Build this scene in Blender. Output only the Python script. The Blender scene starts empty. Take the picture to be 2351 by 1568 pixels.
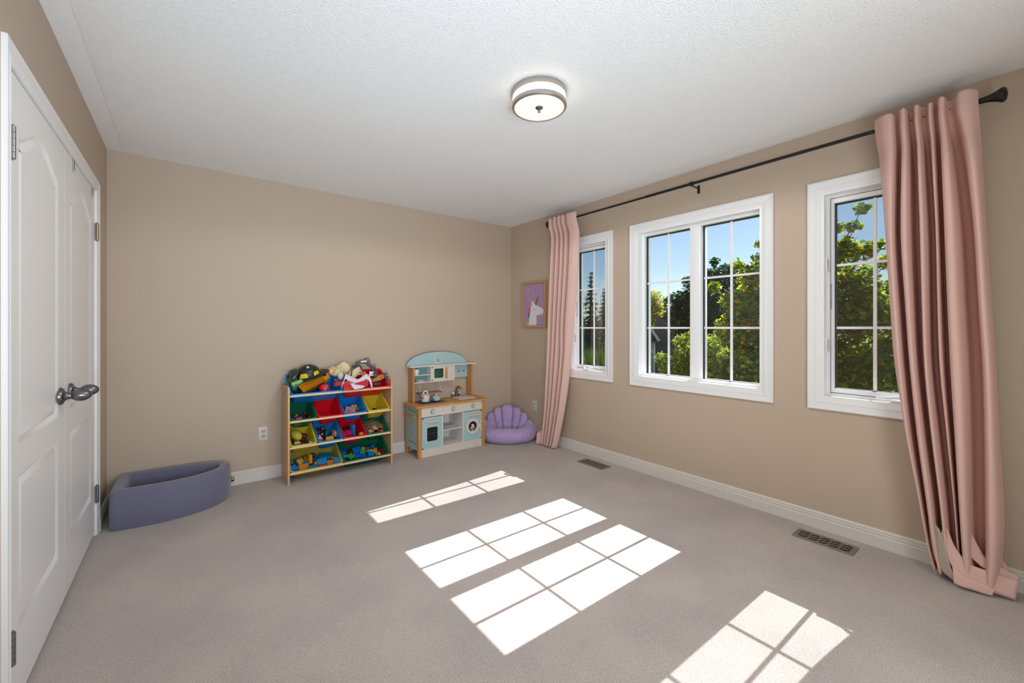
import bpy, bmesh, math, random
from mathutils import Vector, Matrix, noise
random.seed(7)
S = bpy.context.scene
COL = S.collection
PI = math.pi
# ------------------------------------------------------------------ room dimensions (metres)
XW, YB, XL, YR, ZC = 3.044, 3.87, -0.432, -0.70, 2.44
F, CX, CY, CH, YAW = 940.0, 1175.5, 753.0, 1.23, math.radians(38.34)
# ------------------------------------------------------------------ camera
cam = bpy.data.cameras.new('camera'); camo = bpy.data.objects.new('camera', cam); COL.objects.link(camo)
cam.sensor_fit = 'HORIZONTAL'; cam.sensor_width = 36; cam.lens = F / 2351 * 36
cam.shift_y = -(784 - CY) / 2351; cam.clip_start = 0.02; cam.clip_end = 500
camo.location = (0, 0, CH); camo.rotation_euler = (PI / 2, 0, -YAW)
S.camera = camo
# ------------------------------------------------------------------ sky, sun, lights, exposure
SUN_EL = math.atan(0.895)
w = bpy.data.worlds.new('sky'); S.world = w; w.use_nodes = True
nt = w.node_tree; nt.nodes.clear()
out = nt.nodes.new('ShaderNodeOutputWorld'); bg = nt.nodes.new('ShaderNodeBackground'); sk = nt.nodes.new('ShaderNodeTexSky')
sk.sky_type = 'NISHITA'; sk.sun_disc = False; sk.sun_elevation = SUN_EL; sk.sun_rotation = PI / 2 + 0.03
sk.air_density = 1.0; sk.dust_density = 0.3; sk.ozone_density = 2.0; sk.altitude = 100
bg.inputs['Strength'].default_value = 0.125
nt.links.new(sk.outputs[0], bg.inputs[0]); nt.links.new(bg.outputs[0], out.inputs[0])
def light(name, typ, loc, energy, color=(1, 1, 1), d=None, **kw):
    l = bpy.data.lights.new(name, typ); l.energy = energy; l.color = color
    o = bpy.data.objects.new(name, l); COL.objects.link(o); o.location = loc
    if d is not None: o.rotation_euler = Vector(d).to_track_quat('-Z', 'Y').to_euler()
    for k, v in kw.items(): setattr(l, k, v)
    return o
light('sun', 'SUN', (12, 1, 12), 14.0, (1.0, 0.98, 0.955), (-1, 0.03, -0.895), angle=0.0045)
# two unseen fill lights added behind the camera to brighten ceiling and room
light('ceiling_fill', 'AREA', (0.05, -0.45, 1.0), 24.0, (0.70, 0.855, 1.0), (0.27, 0.88, 0.36), shape='RECTANGLE', size=1.0, size_y=0.6, spread=math.radians(110))
light('rear_fill', 'AREA', (1.25, -0.66, 1.15), 31.0, (0.90, 0.985, 1.0), (-0.08, 1, 0.03), shape='RECTANGLE', size=1.3, size_y=1.9)
vs = S.view_settings
vs.view_transform = 'Standard'; vs.look = 'None'; vs.gamma = 1.0; vs.exposure = 0.08; vs.use_curve_mapping = False
S.display_settings.display_device = 'sRGB'
cy = S.cycles
cy.max_bounces = 10; cy.diffuse_bounces = 6; cy.glossy_bounces = 4; cy.transmission_bounces = 8; cy.transparent_max_bounces = 16
cy.sample_clamp_indirect = 6.0; cy.use_denoising = True; cy.caustics_reflective = False; cy.caustics_refractive = False

# ------------------------------------------------------------------ materials
def lin(c):
    return tuple(((v / 255) / 12.92 if v / 255 <= 0.04045 else ((v / 255 + 0.055) / 1.055) ** 2.4) for v in c) + (1.0,)
def mat(name, color, rough=0.5, metal=0.0, bump=None, vary=None, spec=0.5, sheen=0.0, coat=0.0, emit=None, raw=False):
    """bump=(scale, strength, distance); vary=(scale, amount) soft colour variation"""
    m = bpy.data.materials.new(name); m.use_nodes = True
    t = m.node_tree; b = t.nodes['Principled BSDF']
    c = tuple(color) + (1.0,) if raw else lin(color)
    b.inputs['Base Color'].default_value = c
    b.inputs['Roughness'].default_value = rough; b.inputs['Metallic'].default_value = metal
    b.inputs['Specular IOR Level'].default_value = spec
    if sheen: b.inputs['Sheen Weight'].default_value = sheen; b.inputs['Sheen Roughness'].default_value = 0.5
    if coat: b.inputs['Coat Weight'].default_value = coat; b.inputs['Coat Roughness'].default_value = 0.1
    if emit:
        b.inputs['Emission Color'].default_value = lin(emit[0]); b.inputs['Emission Strength'].default_value = emit[1]
    if bump or vary:
        tc = t.nodes.new('ShaderNodeTexCoord')
    if vary:
        n = t.nodes.new('ShaderNodeTexNoise'); n.inputs['Scale'].default_value = vary[0]; n.inputs['Detail'].default_value = 3
        r = t.nodes.new('ShaderNodeValToRGB')
        r.color_ramp.elements[0].position = 0.3; r.color_ramp.elements[1].position = 0.7
        a = vary[1]
        r.color_ramp.elements[0].color = tuple(v * (1 - a) for v in c[:3]) + (1,)
        r.color_ramp.elements[1].color = tuple(min(1, v * (1 + a)) for v in c[:3]) + (1,)
        t.links.new(tc.outputs['Object'], n.inputs['Vector']); t.links.new(n.outputs['Fac'], r.inputs['Fac'])
        t.links.new(r.outputs['Color'], b.inputs['Base Color'])
    if bump:
        n = t.nodes.new('ShaderNodeTexNoise'); n.inputs['Scale'].default_value = bump[0]; n.inputs['Detail'].default_value = 3
        bp = t.nodes.new('ShaderNodeBump'); bp.inputs['Strength'].default_value = bump[1]; bp.inputs['Distance'].default_value = bump[2]
        t.links.new(tc.outputs['Object'], n.inputs['Vector']); t.links.new(n.outputs['Fac'], bp.inputs['Height'])
        t.links.new(bp.outputs['Normal'], b.inputs['Normal'])
    return m
def wood(name, c1, c2, axis='Z', scale=22, rough=0.5):
    m = mat(name, c1, rough); t = m.node_tree; b = t.nodes['Principled BSDF']
    tc = t.nodes.new('ShaderNodeTexCoord'); mp = t.nodes.new('ShaderNodeMapping')
    s = [scale, scale, scale]; s['XYZ'.index(axis)] = scale * 0.06
    mp.inputs['Scale'].default_value = s
    n = t.nodes.new('ShaderNodeTexNoise'); n.inputs['Scale'].default_value = 3; n.inputs['Detail'].default_value = 4
    r = t.nodes.new('ShaderNodeValToRGB'); r.color_ramp.elements[0].color = lin(c1); r.color_ramp.elements[1].color = lin(c2)
    r.color_ramp.elements[0].position = 0.35; r.color_ramp.elements[1].position = 0.65
    t.links.new(tc.outputs['Object'], mp.inputs[0]); t.links.new(mp.outputs[0], n.inputs['Vector'])
    t.links.new(n.outputs['Fac'], r.inputs[0]); t.links.new(r.outputs[0], b.inputs['Base Color'])
    return m
def ramp_island(name, cols, rough=0.5, transl=0.5, tcol=1.4, dim=1.4):
    """leaf material: colour differs from leaf to leaf, partly translucent"""
    m = bpy.data.materials.new(name); m.use_nodes = True; t = m.node_tree; t.nodes.clear()
    o = t.nodes.new('ShaderNodeOutputMaterial'); g = t.nodes.new('ShaderNodeNewGeometry'); r = t.nodes.new('ShaderNodeValToRGB')
    e = r.color_ramp.elements
    while len(e) < len(cols): e.new(0.5)
    for i, c in enumerate(cols): e[i].position = c[0]; e[i].color = tuple(v * dim for v in lin(c[1])[:3]) + (1.0,)
    d = t.nodes.new('ShaderNodeBsdfDiffuse'); tr = t.nodes.new('ShaderNodeBsdfTranslucent'); gl = t.nodes.new('ShaderNodeBsdfGlossy')
    gl.inputs['Roughness'].default_value = 0.35
    mx = t.nodes.new('ShaderNodeMixShader'); mx.inputs[0].default_value = transl
    m2 = t.nodes.new('ShaderNodeMixShader'); m2.inputs[0].default_value = 0.04
    hsv = t.nodes.new('ShaderNodeHueSaturation'); hsv.inputs['Value'].default_value = tcol; hsv.inputs['Saturation'].default_value = 1.1
    t.links.new(g.outputs['Random Per Island'], r.inputs[0]); t.links.new(r.outputs[0], d.inputs[0]); t.links.new(r.outputs[0], hsv.inputs['Color'])
    t.links.new(hsv.outputs[0], tr.inputs[0]); t.links.new(d.outputs[0], mx.inputs[1]); t.links.new(tr.outputs[0], mx.inputs[2])
    t.links.new(mx.outputs[0], m2.inputs[1]); t.links.new(gl.outputs[0], m2.inputs[2]); t.links.new(m2.outputs[0], o.inputs[0])
    return m
def glass(name, tint=(1, 1, 1), refl=0.05):
    m = bpy.data.materials.new(name); m.use_nodes = True; t = m.node_tree; t.nodes.clear()
    o = t.nodes.new('ShaderNodeOutputMaterial'); a = t.nodes.new('ShaderNodeBsdfTransparent'); g = t.nodes.new('ShaderNodeBsdfGlossy')
    a.inputs[0].default_value = tuple(tint) + (1,); g.inputs['Roughness'].default_value = 0.02
    x = t.nodes.new('ShaderNodeMixShader'); x.inputs[0].default_value = refl
    t.links.new(a.outputs[0], x.inputs[1]); t.links.new(g.outputs[0], x.inputs[2]); t.links.new(x.outputs[0], o.inputs[0])
    return m

M = {}
M['wall'] = mat('beige wall paint', (0.505, 0.402, 0.308), 0.6, bump=(180, 0.05, 0.002), raw=True)
M['ceil'] = mat('smooth white ceiling paint', (0.85, 0.86, 0.87), 0.9, raw=True)
M['stip'] = mat('stippled ceiling texture', (0.82, 0.82, 0.82), 0.95, raw=True)
M['white'] = mat('white gloss paint', (0.80, 0.80, 0.80), 0.35, raw=True)
M['vinyl'] = mat('white window vinyl', (0.84, 0.84, 0.85), 0.3, raw=True)
M['base'] = mat('baseboard paint', (0.66, 0.62, 0.57), 0.45, raw=True)
M['gasket'] = mat('black gasket', (14, 15, 16), 0.5)
M['glass'] = glass('window glass', (0.97, 0.98, 0.98), 0.035)
M['mesh'] = glass('insect screen mesh', (0.74, 0.76, 0.77), 0.0)
M['black'] = mat('black rod metal', (14, 14, 15), 0.32, spec=0.5)
M['nickel'] = mat('brushed nickel', (120, 120, 122), 0.3, 1.0)
M['hinge'] = mat('satin hinge metal', (138, 138, 140), 0.38, 0.95)
M['bronze'] = mat('antique hinge metal', (150, 138, 122), 0.35, 1.0)
M['lampm'] = mat('brushed lamp metal', (0.52, 0.47, 0.43), 0.3, 0.9, raw=True)
M['plate'] = mat('white outlet plastic', (205, 200, 196), 0.4)
M['ivory'] = mat('ivory outlet plastic', (190, 180, 165), 0.45)
M['dark'] = mat('dark recess', (10, 10, 10), 0.8)
M['vent'] = mat('grey vent metal', (128, 120, 108), 0.4, 0.35)
M['brass'] = mat('brass', (150, 120, 60), 0.3, 1.0)
M['oak'] = wood('light oak frame', (176, 138, 94), (190, 150, 104), 'Z')
M['maple'] = wood('pale maple board', (196, 152, 114), (210, 168, 128), 'Z', 18)
M['dowel'] = wood('pale rail wood', (224, 190, 146), (232, 200, 158), 'X', 18)
M['pine'] = wood('honey pine', (184, 126, 66), (204, 148, 84), 'Z', 20)
M['pinex'] = wood('honey pine counter', (188, 132, 76), (206, 152, 92), 'X', 20)
M['walnut'] = wood('reddish brown wood', (146, 84, 52), (166, 100, 66), 'X', 20)
M['mint'] = mat('mint green paint', (164, 192, 192), 0.5, spec=0.3)
M['mintd'] = mat('mint green back panel', (110, 160, 152), 0.5)
M['cream'] = mat('cream paint', (214, 202, 188), 0.45)
M['kwhite'] = mat('white board', (222, 216, 212), 0.4)
M['lav'] = mat('lavender plush', (176, 152, 196), 0.95, bump=(60, 0.35, 0.01), vary=(14, 0.10), sheen=0.35)
M['lavs'] = mat('purple seam', (112, 86, 138), 0.95)
M['pit'] = mat('slate blue velour', (106, 106, 128), 0.9, bump=(220, 0.15, 0.003), sheen=0.35)
M['pink'] = mat('dusty pink curtain cloth', (216, 180, 170), 0.95, bump=(700, 0.12, 0.001), spec=0.08)
M['lining'] = mat('grey beige curtain lining', (178, 164, 150), 0.9)

def carpet():
    m = mat('beige carpet', (170, 156, 146), 0.98, spec=0.1, sheen=0.2); t = m.node_tree; b = t.nodes['Principled BSDF']
    tc = t.nodes.new('ShaderNodeTexCoord')
    n1 = t.nodes.new('ShaderNodeTexNoise'); n1.inputs['Scale'].default_value = 330; n1.inputs['Detail'].default_value = 6; n1.inputs['Roughness'].default_value = 0.8; n1.inputs['Distortion'].default_value = 0.6
    n2 = t.nodes.new('ShaderNodeTexNoise'); n2.inputs['Scale'].default_value = 2.6; n2.inputs['Detail'].default_value = 5
    r = t.nodes.new('ShaderNodeValToRGB'); e = r.color_ramp.elements
    e[0].position = 0.34; e[0].color = (0.17, 0.14, 0.125, 1); e[1].position = 0.62; e[1].color = (0.80, 0.71, 0.66, 1)
    x = t.nodes.new('ShaderNodeMix'); x.data_type = 'RGBA'; x.blend_type = 'MULTIPLY'; x.inputs[0].default_value = 1.0
    r2 = t.nodes.new('ShaderNodeValToRGB'); r2.color_ramp.elements[0].position = 0.35; r2.color_ramp.elements[1].position = 0.65
    r2.color_ramp.elements[0].color = (0.86, 0.85, 0.87, 1); r2.color_ramp.elements[1].color = (1, 0.99, 0.97, 1)
    bp = t.nodes.new('ShaderNodeBump'); bp.inputs['Strength'].default_value = 0.5; bp.inputs['Distance'].default_value = 0.006
    t.links.new(tc.outputs['Object'], n1.inputs[0]); t.links.new(tc.outputs['Object'], n2.inputs[0])
    t.links.new(n1.outputs['Fac'], r.inputs[0]); t.links.new(n2.outputs['Fac'], r2.inputs[0])
    t.links.new(r.outputs[0], x.inputs[6]); t.links.new(r2.outputs[0], x.inputs[7]); t.links.new(x.outputs[2], b.inputs['Base Color'])
    t.links.new(n1.outputs['Fac'], bp.inputs['Height']); t.links.new(bp.outputs[0], b.inputs['Normal'])
    return m
M['carpet'] = carpet()
def stipple(m):
    t = m.node_tree; b = t.nodes['Principled BSDF']; tc = t.nodes.new('ShaderNodeTexCoord')
    n = t.nodes.new('ShaderNodeTexNoise'); n.inputs['Scale'].default_value = 190; n.inputs['Detail'].default_value = 2.5; n.inputs['Roughness'].default_value = 0.6
    bp = t.nodes.new('ShaderNodeBump'); bp.inputs['Strength'].default_value = 0.55; bp.inputs['Distance'].default_value = 0.010
    r = t.nodes.new('ShaderNodeValToRGB'); r.color_ramp.elements[0].position = 0.27; r.color_ramp.elements[1].position = 0.38
    r.color_ramp.elements[0].color = (0.60, 0.605, 0.61, 1); r.color_ramp.elements[1].color = (0.88, 0.885, 0.89, 1)
    t.links.new(tc.outputs['Object'], n.inputs[0]); t.links.new(n.outputs['Fac'], bp.inputs['Height']); t.links.new(bp.outputs[0], b.inputs['Normal'])
    t.links.new(n.outputs['Fac'], r.inputs[0]); t.links.new(r.outputs[0], b.inputs['Base Color'])
stipple(M['stip'])
def brickmat():
    m = mat('red brick', (140, 82, 62), 0.85); t = m.node_tree; b = t.nodes['Principled BSDF']
    tc = t.nodes.new('ShaderNodeTexCoord'); mp = t.nodes.new('ShaderNodeMapping'); mp.inputs['Rotation'].default_value = (0, PI / 2, 0)
    k = t.nodes.new('ShaderNodeTexBrick'); k.inputs['Color1'].default_value = lin((150, 88, 66)); k.inputs['Color2'].default_value = lin((120, 70, 56)); k.inputs['Mortar'].default_value = lin((170, 160, 150))
    k.inputs['Scale'].default_value = 1.0; k.inputs['Brick Width'].default_value = 0.2; k.inputs['Row Height'].default_value = 0.07; k.inputs['Mortar Size'].default_value = 0.01
    t.links.new(tc.outputs['Object'], mp.inputs[0]); t.links.new(mp.outputs[0], k.inputs[0]); t.links.new(k.outputs[0], b.inputs['Base Color'])
    return m
M['brick'] = brickmat()
PLC = dict(blue=(6, 124, 204), red=(212, 18, 34), yellow=(208, 184, 44), green=(16, 100, 72), olive=(164, 152, 70),
           orange=(208, 120, 40), gold=(216, 158, 30), lime=(40, 150, 50), teal=(22, 112, 140), sky=(30, 140, 205), navy=(14, 84, 176), purple=(96, 20, 130),
           pinkp=(205, 150, 175), magenta=(200, 30, 90), charcoal=(34, 34, 36), grey=(86, 88, 92), white=(225, 222, 225), maroon=(110, 24, 30),
           cream=(226, 206, 164), skin=(232, 196, 150), leaf=(74, 116, 40), pale=(150, 205, 130), mustard=(196, 130, 14), brown=(120, 62, 40), hivis=(214, 196, 20), amber=(206, 128, 52), coral=(226, 138, 96), tealb=(26, 128, 112))
for k, c in PLC.items(): M['p_' + k] = mat(k + ' plastic', c, 0.35)

# ------------------------------------------------------------------ mesh building
def T(x, y, z): return Matrix.Translation((x, y, z))
def R(ax, deg): return Matrix.Rotation(math.radians(deg), 4, ax)
class MB:
    def __init__(s): s.bm = bmesh.new()
    def _add(s, vs, fs, Mx=None):
        b = [s.bm.verts.new(Mx @ Vector(v) if Mx else v) for v in vs]
        for f in fs:
            try: s.bm.faces.new([b[i] for i in f])
            except ValueError: pass
        return s
    def box(s, x0, x1, y0, y1, z0, z1, Mx=None):
        return s._add([(x, y, z) for x in (x0, x1) for y in (y0, y1) for z in (z0, z1)],
                      [(0, 1, 3, 2), (4, 6, 7, 5), (0, 4, 5, 1), (2, 3, 7, 6), (0, 2, 6, 4), (1, 5, 7, 3)], Mx)
    def loops(s, L, cap0=True, cap1=True, closed=True, Mx=None):
        n = len(L[0]); vs = [v for l in L for v in l]; fs = []
        for i in range(len(L) - 1):
            for j in range(n if closed else n - 1):
                k = (j + 1) % n; fs.append((i * n + j, i * n + k, (i + 1) * n + k, (i + 1) * n + j))
        if cap0: fs.append(tuple(range(n - 1, -1, -1)))
        if cap1: fs.append(tuple((len(L) - 1) * n + j for j in range(n)))
        return s._add(vs, fs, Mx)
    def lathe(s, prof, seg=20, Mx=None):
        L = []
        for r, z in prof:
            r = max(r, 1e-5); L.append([(r * math.cos(2 * PI * j / seg), r * math.sin(2 * PI * j / seg), z) for j in range(seg)])
        if prof[0][0] > 1e-4 and prof[-1][0] > 1e-4: return s.loops(L + [L[0]], False, False, True, Mx)     # a ring
        return s.loops(L, True, True, True, Mx)
    def cyl(s, p0, p1, r0, r1=None, seg=10):
        p0, p1 = Vector(p0), Vector(p1); r1 = r0 if r1 is None else r1; d = p1 - p0
        q = d.to_track_quat('Z', 'Y').to_matrix().to_4x4(); q.translation = p0
        return s.lathe([(0, 0), (r0, 0), (r1, d.length), (0, d.length)], seg, q)
    def tube(s, pts, r, seg=8, Mx=None):
        pts = [Vector(p) for p in pts]; L = []; n = len(pts); nrm = None
        for i, p in enumerate(pts):
            t = (pts[min(i + 1, n - 1)] - pts[max(i - 1, 0)]).normalized()
            if nrm is None: nrm = t.orthogonal().normalized()
            nrm = (nrm - t * nrm.dot(t)).normalized(); bn = t.cross(nrm)
            rr = r[i] if isinstance(r, (list, tuple)) else r
            L.append([p + (nrm * math.cos(2 * PI * j / seg) + bn * math.sin(2 * PI * j / seg)) * rr for j in range(seg)])
        return s.loops(L, True, True, True, Mx)
    def prism(s, poly, d0, d1, Mx=None):
        return s.loops([[(x, y, d0) for x, y in poly], [(x, y, d1) for x, y in poly]], True, True, True, Mx)
    def ball(s, c, rx, ry=None, rz=None, seg=16, Mx=None):
        ry = ry or rx; rz = rz or rx; L = []
        for i in range(1, seg // 2):
            a = PI * i / (seg // 2); L.append([(c[0] + rx * math.sin(a) * math.cos(2 * PI * j / seg), c[1] + ry * math.sin(a) * math.sin(2 * PI * j / seg), c[2] - rz * math.cos(a)) for j in range(seg)])
        return s.loops(L, True, True, True, Mx)
    def grid(s, rows, Mx=None): return s.loops(rows, False, False, False, Mx)
    def build(s, name, m, parent=None, bevel=0, seg=2, ang=35, solid=0, sub=0, label=None, Mx=None, merge=0):
        bm = s.bm
        if merge: bmesh.ops.remove_doubles(bm, verts=bm.verts, dist=merge)
        bmesh.ops.recalc_face_normals(bm, faces=bm.faces)
        if bevel:
            es = [e for e in bm.edges if len(e.link_faces) == 2 and e.calc_face_angle(0) > math.radians(30)]
            bmesh.ops.bevel(bm, geom=es, offset=bevel, segments=seg, profile=0.5, affect='EDGES', clamp_overlap=True)
        me = bpy.data.meshes.new(name); bm.to_mesh(me); bm.free()
        for p in me.polygons: p.use_smooth = True
        me.set_sharp_from_angle(angle=math.radians(ang))
        if m is not None: me.materials.append(m)
        o = bpy.data.objects.new(name, me); COL.objects.link(o)
        if parent is not None: o.parent = parent
        if Mx is not None: o.matrix_local = Mx
        if solid:
            md = o.modifiers.new('thick', 'SOLIDIFY'); md.thickness = solid; md.offset = 0
        if sub:
            md = o.modifiers.new('sub', 'SUBSURF'); md.levels = sub; md.render_levels = sub
        if label: o['label'] = label
        return o
def tag(o, label, cat, group=None):
    o['label'] = label; o['category'] = cat
    if group: o['group'] = group
    return o
def thing(name, label, cat, Mx=None, group=None):
    o = bpy.data.objects.new(name, None); COL.objects.link(o); o.empty_display_size = 0.05
    if Mx is not None: o.matrix_world = Mx if isinstance(Mx, Matrix) else T(*Mx)
    return tag(o, label, cat, group)
def struct(o): o['kind'] = 'structure'; return o
def sroot(name, loc=(0, 0, 0)):
    o = bpy.data.objects.new(name, None); COL.objects.link(o); o.location = loc; return struct(o)
def inset(poly, d):
    n = len(poly); r = []
    area = sum(poly[i][0] * poly[(i + 1) % n][1] - poly[(i + 1) % n][0] * poly[i][1] for i in range(n))
    sg = 1 if area > 0 else -1
    for i in range(n):
        a, b, c = Vector(poly[i - 1]), Vector(poly[i]), Vector(poly[(i + 1) % n])
        u, v = (b - a).normalized(), (c - b).normalized()
        n1, n2 = Vector((-u.y, u.x)) * sg, Vector((-v.y, v.x)) * sg
        mm = (n1 + n2); mm = mm / max(mm.dot(n1), 0.3) if mm.length > 1e-6 else n1
        r.append((b.x + mm.x * d, b.y + mm.y * d))
    return r
def rrect(w, h, r, n=5, cx=0, cy=0):
    p = []
    for sx, sy, a0 in ((1, 1, 0), (-1, 1, 90), (-1, -1, 180), (1, -1, 270)):
        for k in range(n + 1):
            a = math.radians(a0 + 90 * k / n); p.append((cx + sx * (w / 2 - r) + r * math.cos(a), cy + sy * (h / 2 - r) + r * math.sin(a)))
    return p
def circ(r, n=24, cx=0, cy=0): return [(cx + r * math.cos(2 * PI * k / n), cy + r * math.sin(2 * PI * k / n)) for k in range(n)]
def text(body, size, m, parent, Mx, name='lettering', depth=0.0004):
    c = bpy.data.curves.new(name, 'FONT'); c.body = body; c.size = size; c.align_x = 'CENTER'; c.align_y = 'CENTER'; c.extrude = depth
    o = bpy.data.objects.new(name, c); COL.objects.link(o)
    bpy.context.view_layer.update()
    me = bpy.data.meshes.new_from_object(o.evaluated_get(bpy.context.evaluated_depsgraph_get()))
    bpy.data.objects.remove(o)
    me.materials.clear(); me.materials.append(m)
    o = bpy.data.objects.new(name, me); COL.objects.link(o); o.parent = parent; o.matrix_local = Mx
    return o
def crom(P, t):
    """Catmull-Rom through list of floats / tuples at t in [0, len-1]"""
    n = len(P); i = min(int(t), n - 2); f = t - i
    g = lambda k: P[max(0, min(n - 1, k))]
    a, b, c, d = g(i - 1), g(i), g(i + 1), g(i + 2)
    q = lambda a, b, c, d: 0.5 * (2 * b + (c - a) * f + (2 * a - 5 * b + 4 * c - d) * f * f + (3 * b - a - 3 * c + d) * f ** 3)
    return tuple(q(*v) for v in zip(a, b, c, d)) if isinstance(b, tuple) else q(a, b, c, d)

# ================================================================== ROOM SHELL
struct(MB().box(XL - 0.6, XW + 0.2, YR - 0.1, YB + 0.1, -0.12, 0).build('floor', M['carpet']))
ce = struct(MB().box(XL - 0.1, XW + 0.2, YR - 0.1, YB + 0.1, ZC, ZC + 0.1).build('ceiling', M['ceil']))
MB().box(XL + 0.09, XW - 0.10, YR + 0.05, YB - 0.10, ZC - 0.004, ZC - 0.0005).build('stipple_coat', M['stip'], ce)
struct(MB().box(XL - 0.1, XW + 0.2, YB, YB + 0.1, 0, ZC).build('wall_back', M['wall']))
struct(MB().box(XL - 0.1, XW + 0.2, YR - 0.1, YR, 0, ZC).build('wall_front', M['wall']))
# left wall with the closet opening
DY0, DY1, DYM, DT = 1.940, 3.432, 2.688, 2.038
mb = MB(); mb.box(XL - 0.1, XL, YR, DY0 - 0.012, 0, ZC).box(XL - 0.1, XL, DY1 + 0.012, YB, 0, ZC).box(XL - 0.1, XL, DY0 - 0.012, DY1 + 0.012, DT + 0.012, ZC)
struct(mb.build('wall_left', M['wall']))
struct(MB().box(XL - 0.55, XL - 0.5, DY0 - 0.2, DY1 + 0.2, 0, ZC).build('wall_closet', M['wall']))
# right wall with three window openings
WZ0, WZ1 = 0.805, 2.052
WINS = [(2.362, 2.958), (1.052, 2.171), (0.260, 0.860)]        # outer edge of the casings
CW = 0.071
HOLES = [(a + CW, b - CW) for a, b in WINS]
def holed(x0, x1, holes, z0, z1, ylo, yhi, zlo, zhi):
    ys = sorted([ylo, yhi] + [v for h in holes for v in h]); mb = MB()
    hs = {(round(a, 4), round(b, 4)) for a, b in holes}
    for a, b in zip(ys[:-1], ys[1:]):
        if (round(a, 4), round(b, 4)) in hs: mb.box(x0, x1, a, b, zlo, z0).box(x0, x1, a, b, z1, zhi)
        else: mb.box(x0, x1, a, b, zlo, zhi)
    return mb
struct(holed(XW, XW + 0.155, HOLES, WZ0, WZ1, YR - 0.1, YB + 0.1, 0, ZC).build('wall_right', M['wall'], merge=0.0001))
struct(holed(XW + 0.156, XW + 0.206, [(a - 0.028, b + 0.028) for a, b in HOLES], WZ0 - 0.025, WZ1 + 0.065, YR - 1.5, YB + 1.5, -2.9, ZC + 0.6).build('wall_outside', M['brick'], merge=0.0001))

# baseboards: moulded profile, (out from wall, z)
BP = [(0, 0), (0.016, 0), (0.016, 0.062), (0.013, 0.066), (0.013, 0.071), (0.015, 0.073), (0.015, 0.079), (0.0115, 0.082), (0.0115, 0.087), (0.0125, 0.089), (0.0125, 0.094), (0.008, 0.100), (0, 0.102)]
def baseboard(name, p0, p1, nrm):
    L = [[(p[0] + nrm[0] * d, p[1] + nrm[1] * d, z) for d, z in BP] for p in (p0, p1)]
    struct(MB().loops(L, True, True, True).build(name, M['base'], ang=20))
baseboard('baseboard_back', (XL, YB), (XW, YB), (0, -1))
baseboard('baseboard_right', (XW, YB), (XW, YR), (-1, 0))
baseboard('baseboard_left_far', (XL, DY1 + 0.065), (XL, YB), (1, 0))
baseboard('baseboard_left_near', (XL, YR), (XL, DY0 - 0.07), (1, 0))

# ------------------------------------------------------------------ closet doors
# casing around the closet
def frame_profile(name, ax, y0, y1, z0, z1, width, prof, m, parent=None, three=False, sgn=1):
    """mitred casing boards standing on the plane x=ax; prof = [(fraction of width from outer edge, protrusion)]"""
    os = []
    def board(a0, a1, b0, b1):
        L = []
        for f, d in prof:
            L.append([(ax + sgn * d, a0[0] + (b0[0] - a0[0]) * f, a0[1] + (b0[1] - a0[1]) * f), (ax + sgn * d, a1[0] + (b1[0] - a1[0]) * f, a1[1] + (b1[1] - a1[1]) * f)])
        bm = MB(); r0 = [l[0] for l in L]; r1 = [l[1] for l in L]
        bm.loops([r0, r1], True, True, True); os.append(bm.build(name, m, parent, ang=20))
    o = [(y0, z0), (y1, z0), (y1, z1), (y0, z1)]; i = [(y0 + width, z0 + (0 if three else width)), (y1 - width, z0 + (0 if three else width)), (y1 - width, z1 - width), (y0 + width, z1 - width)]
    for k in range(4):
        if three and k == 0: continue
        board(o[k], o[(k + 1) % 4], i[k], i[(k + 1) % 4])
    return os
CASP = [(0, 0), (0, 0.017), (0.10, 0.019), (0.16, 0.016), (0.55, 0.013), (0.62, 0.015), (0.85, 0.011), (1.0, 0.009), (1.0, 0)]
tr = sroot('trim_1')
DCP = [(0, 0), (0, 0.013), (0.12, 0.014), (0.2, 0.011), (0.6, 0.009), (0.7, 0.011), (1.0, 0.006), (1.0, 0)]
frame_profile('casing_board', XL, DY0 - 0.064, DY1 + 0.064, 0, DT + 0.064, 0.058, DCP, M['white'], tr, three=True)
mb = MB(); mb.box(XL - 0.1, XL + 0.002, DY0 - 0.011, DY0 - 0.003, 0, DT + 0.010).box(XL - 0.1, XL + 0.002, DY1 + 0.003, DY1 + 0.011, 0, DT + 0.010).box(XL - 0.1, XL + 0.002, DY0 - 0.011, DY1 + 0.011, DT + 0.004, DT + 0.011)
mb.build('jamb', M['white'], tr)
def panel_poly(y0, y1, z0, z1, arch):
    p = [(y0, z0), (y1, z0)]
    if not arch: return p + [(y1, z1), (y0, z1)]
    n = 26
    for k in range(n + 1):
        t = k / n; s = min(1, max(0, (0.5 - abs(t - 0.5)) / 0.44)); s = s * s * (3 - 2 * s)
        p.append((y1 + (y0 - y1) * t, z1 + arch * s))
    return p
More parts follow.
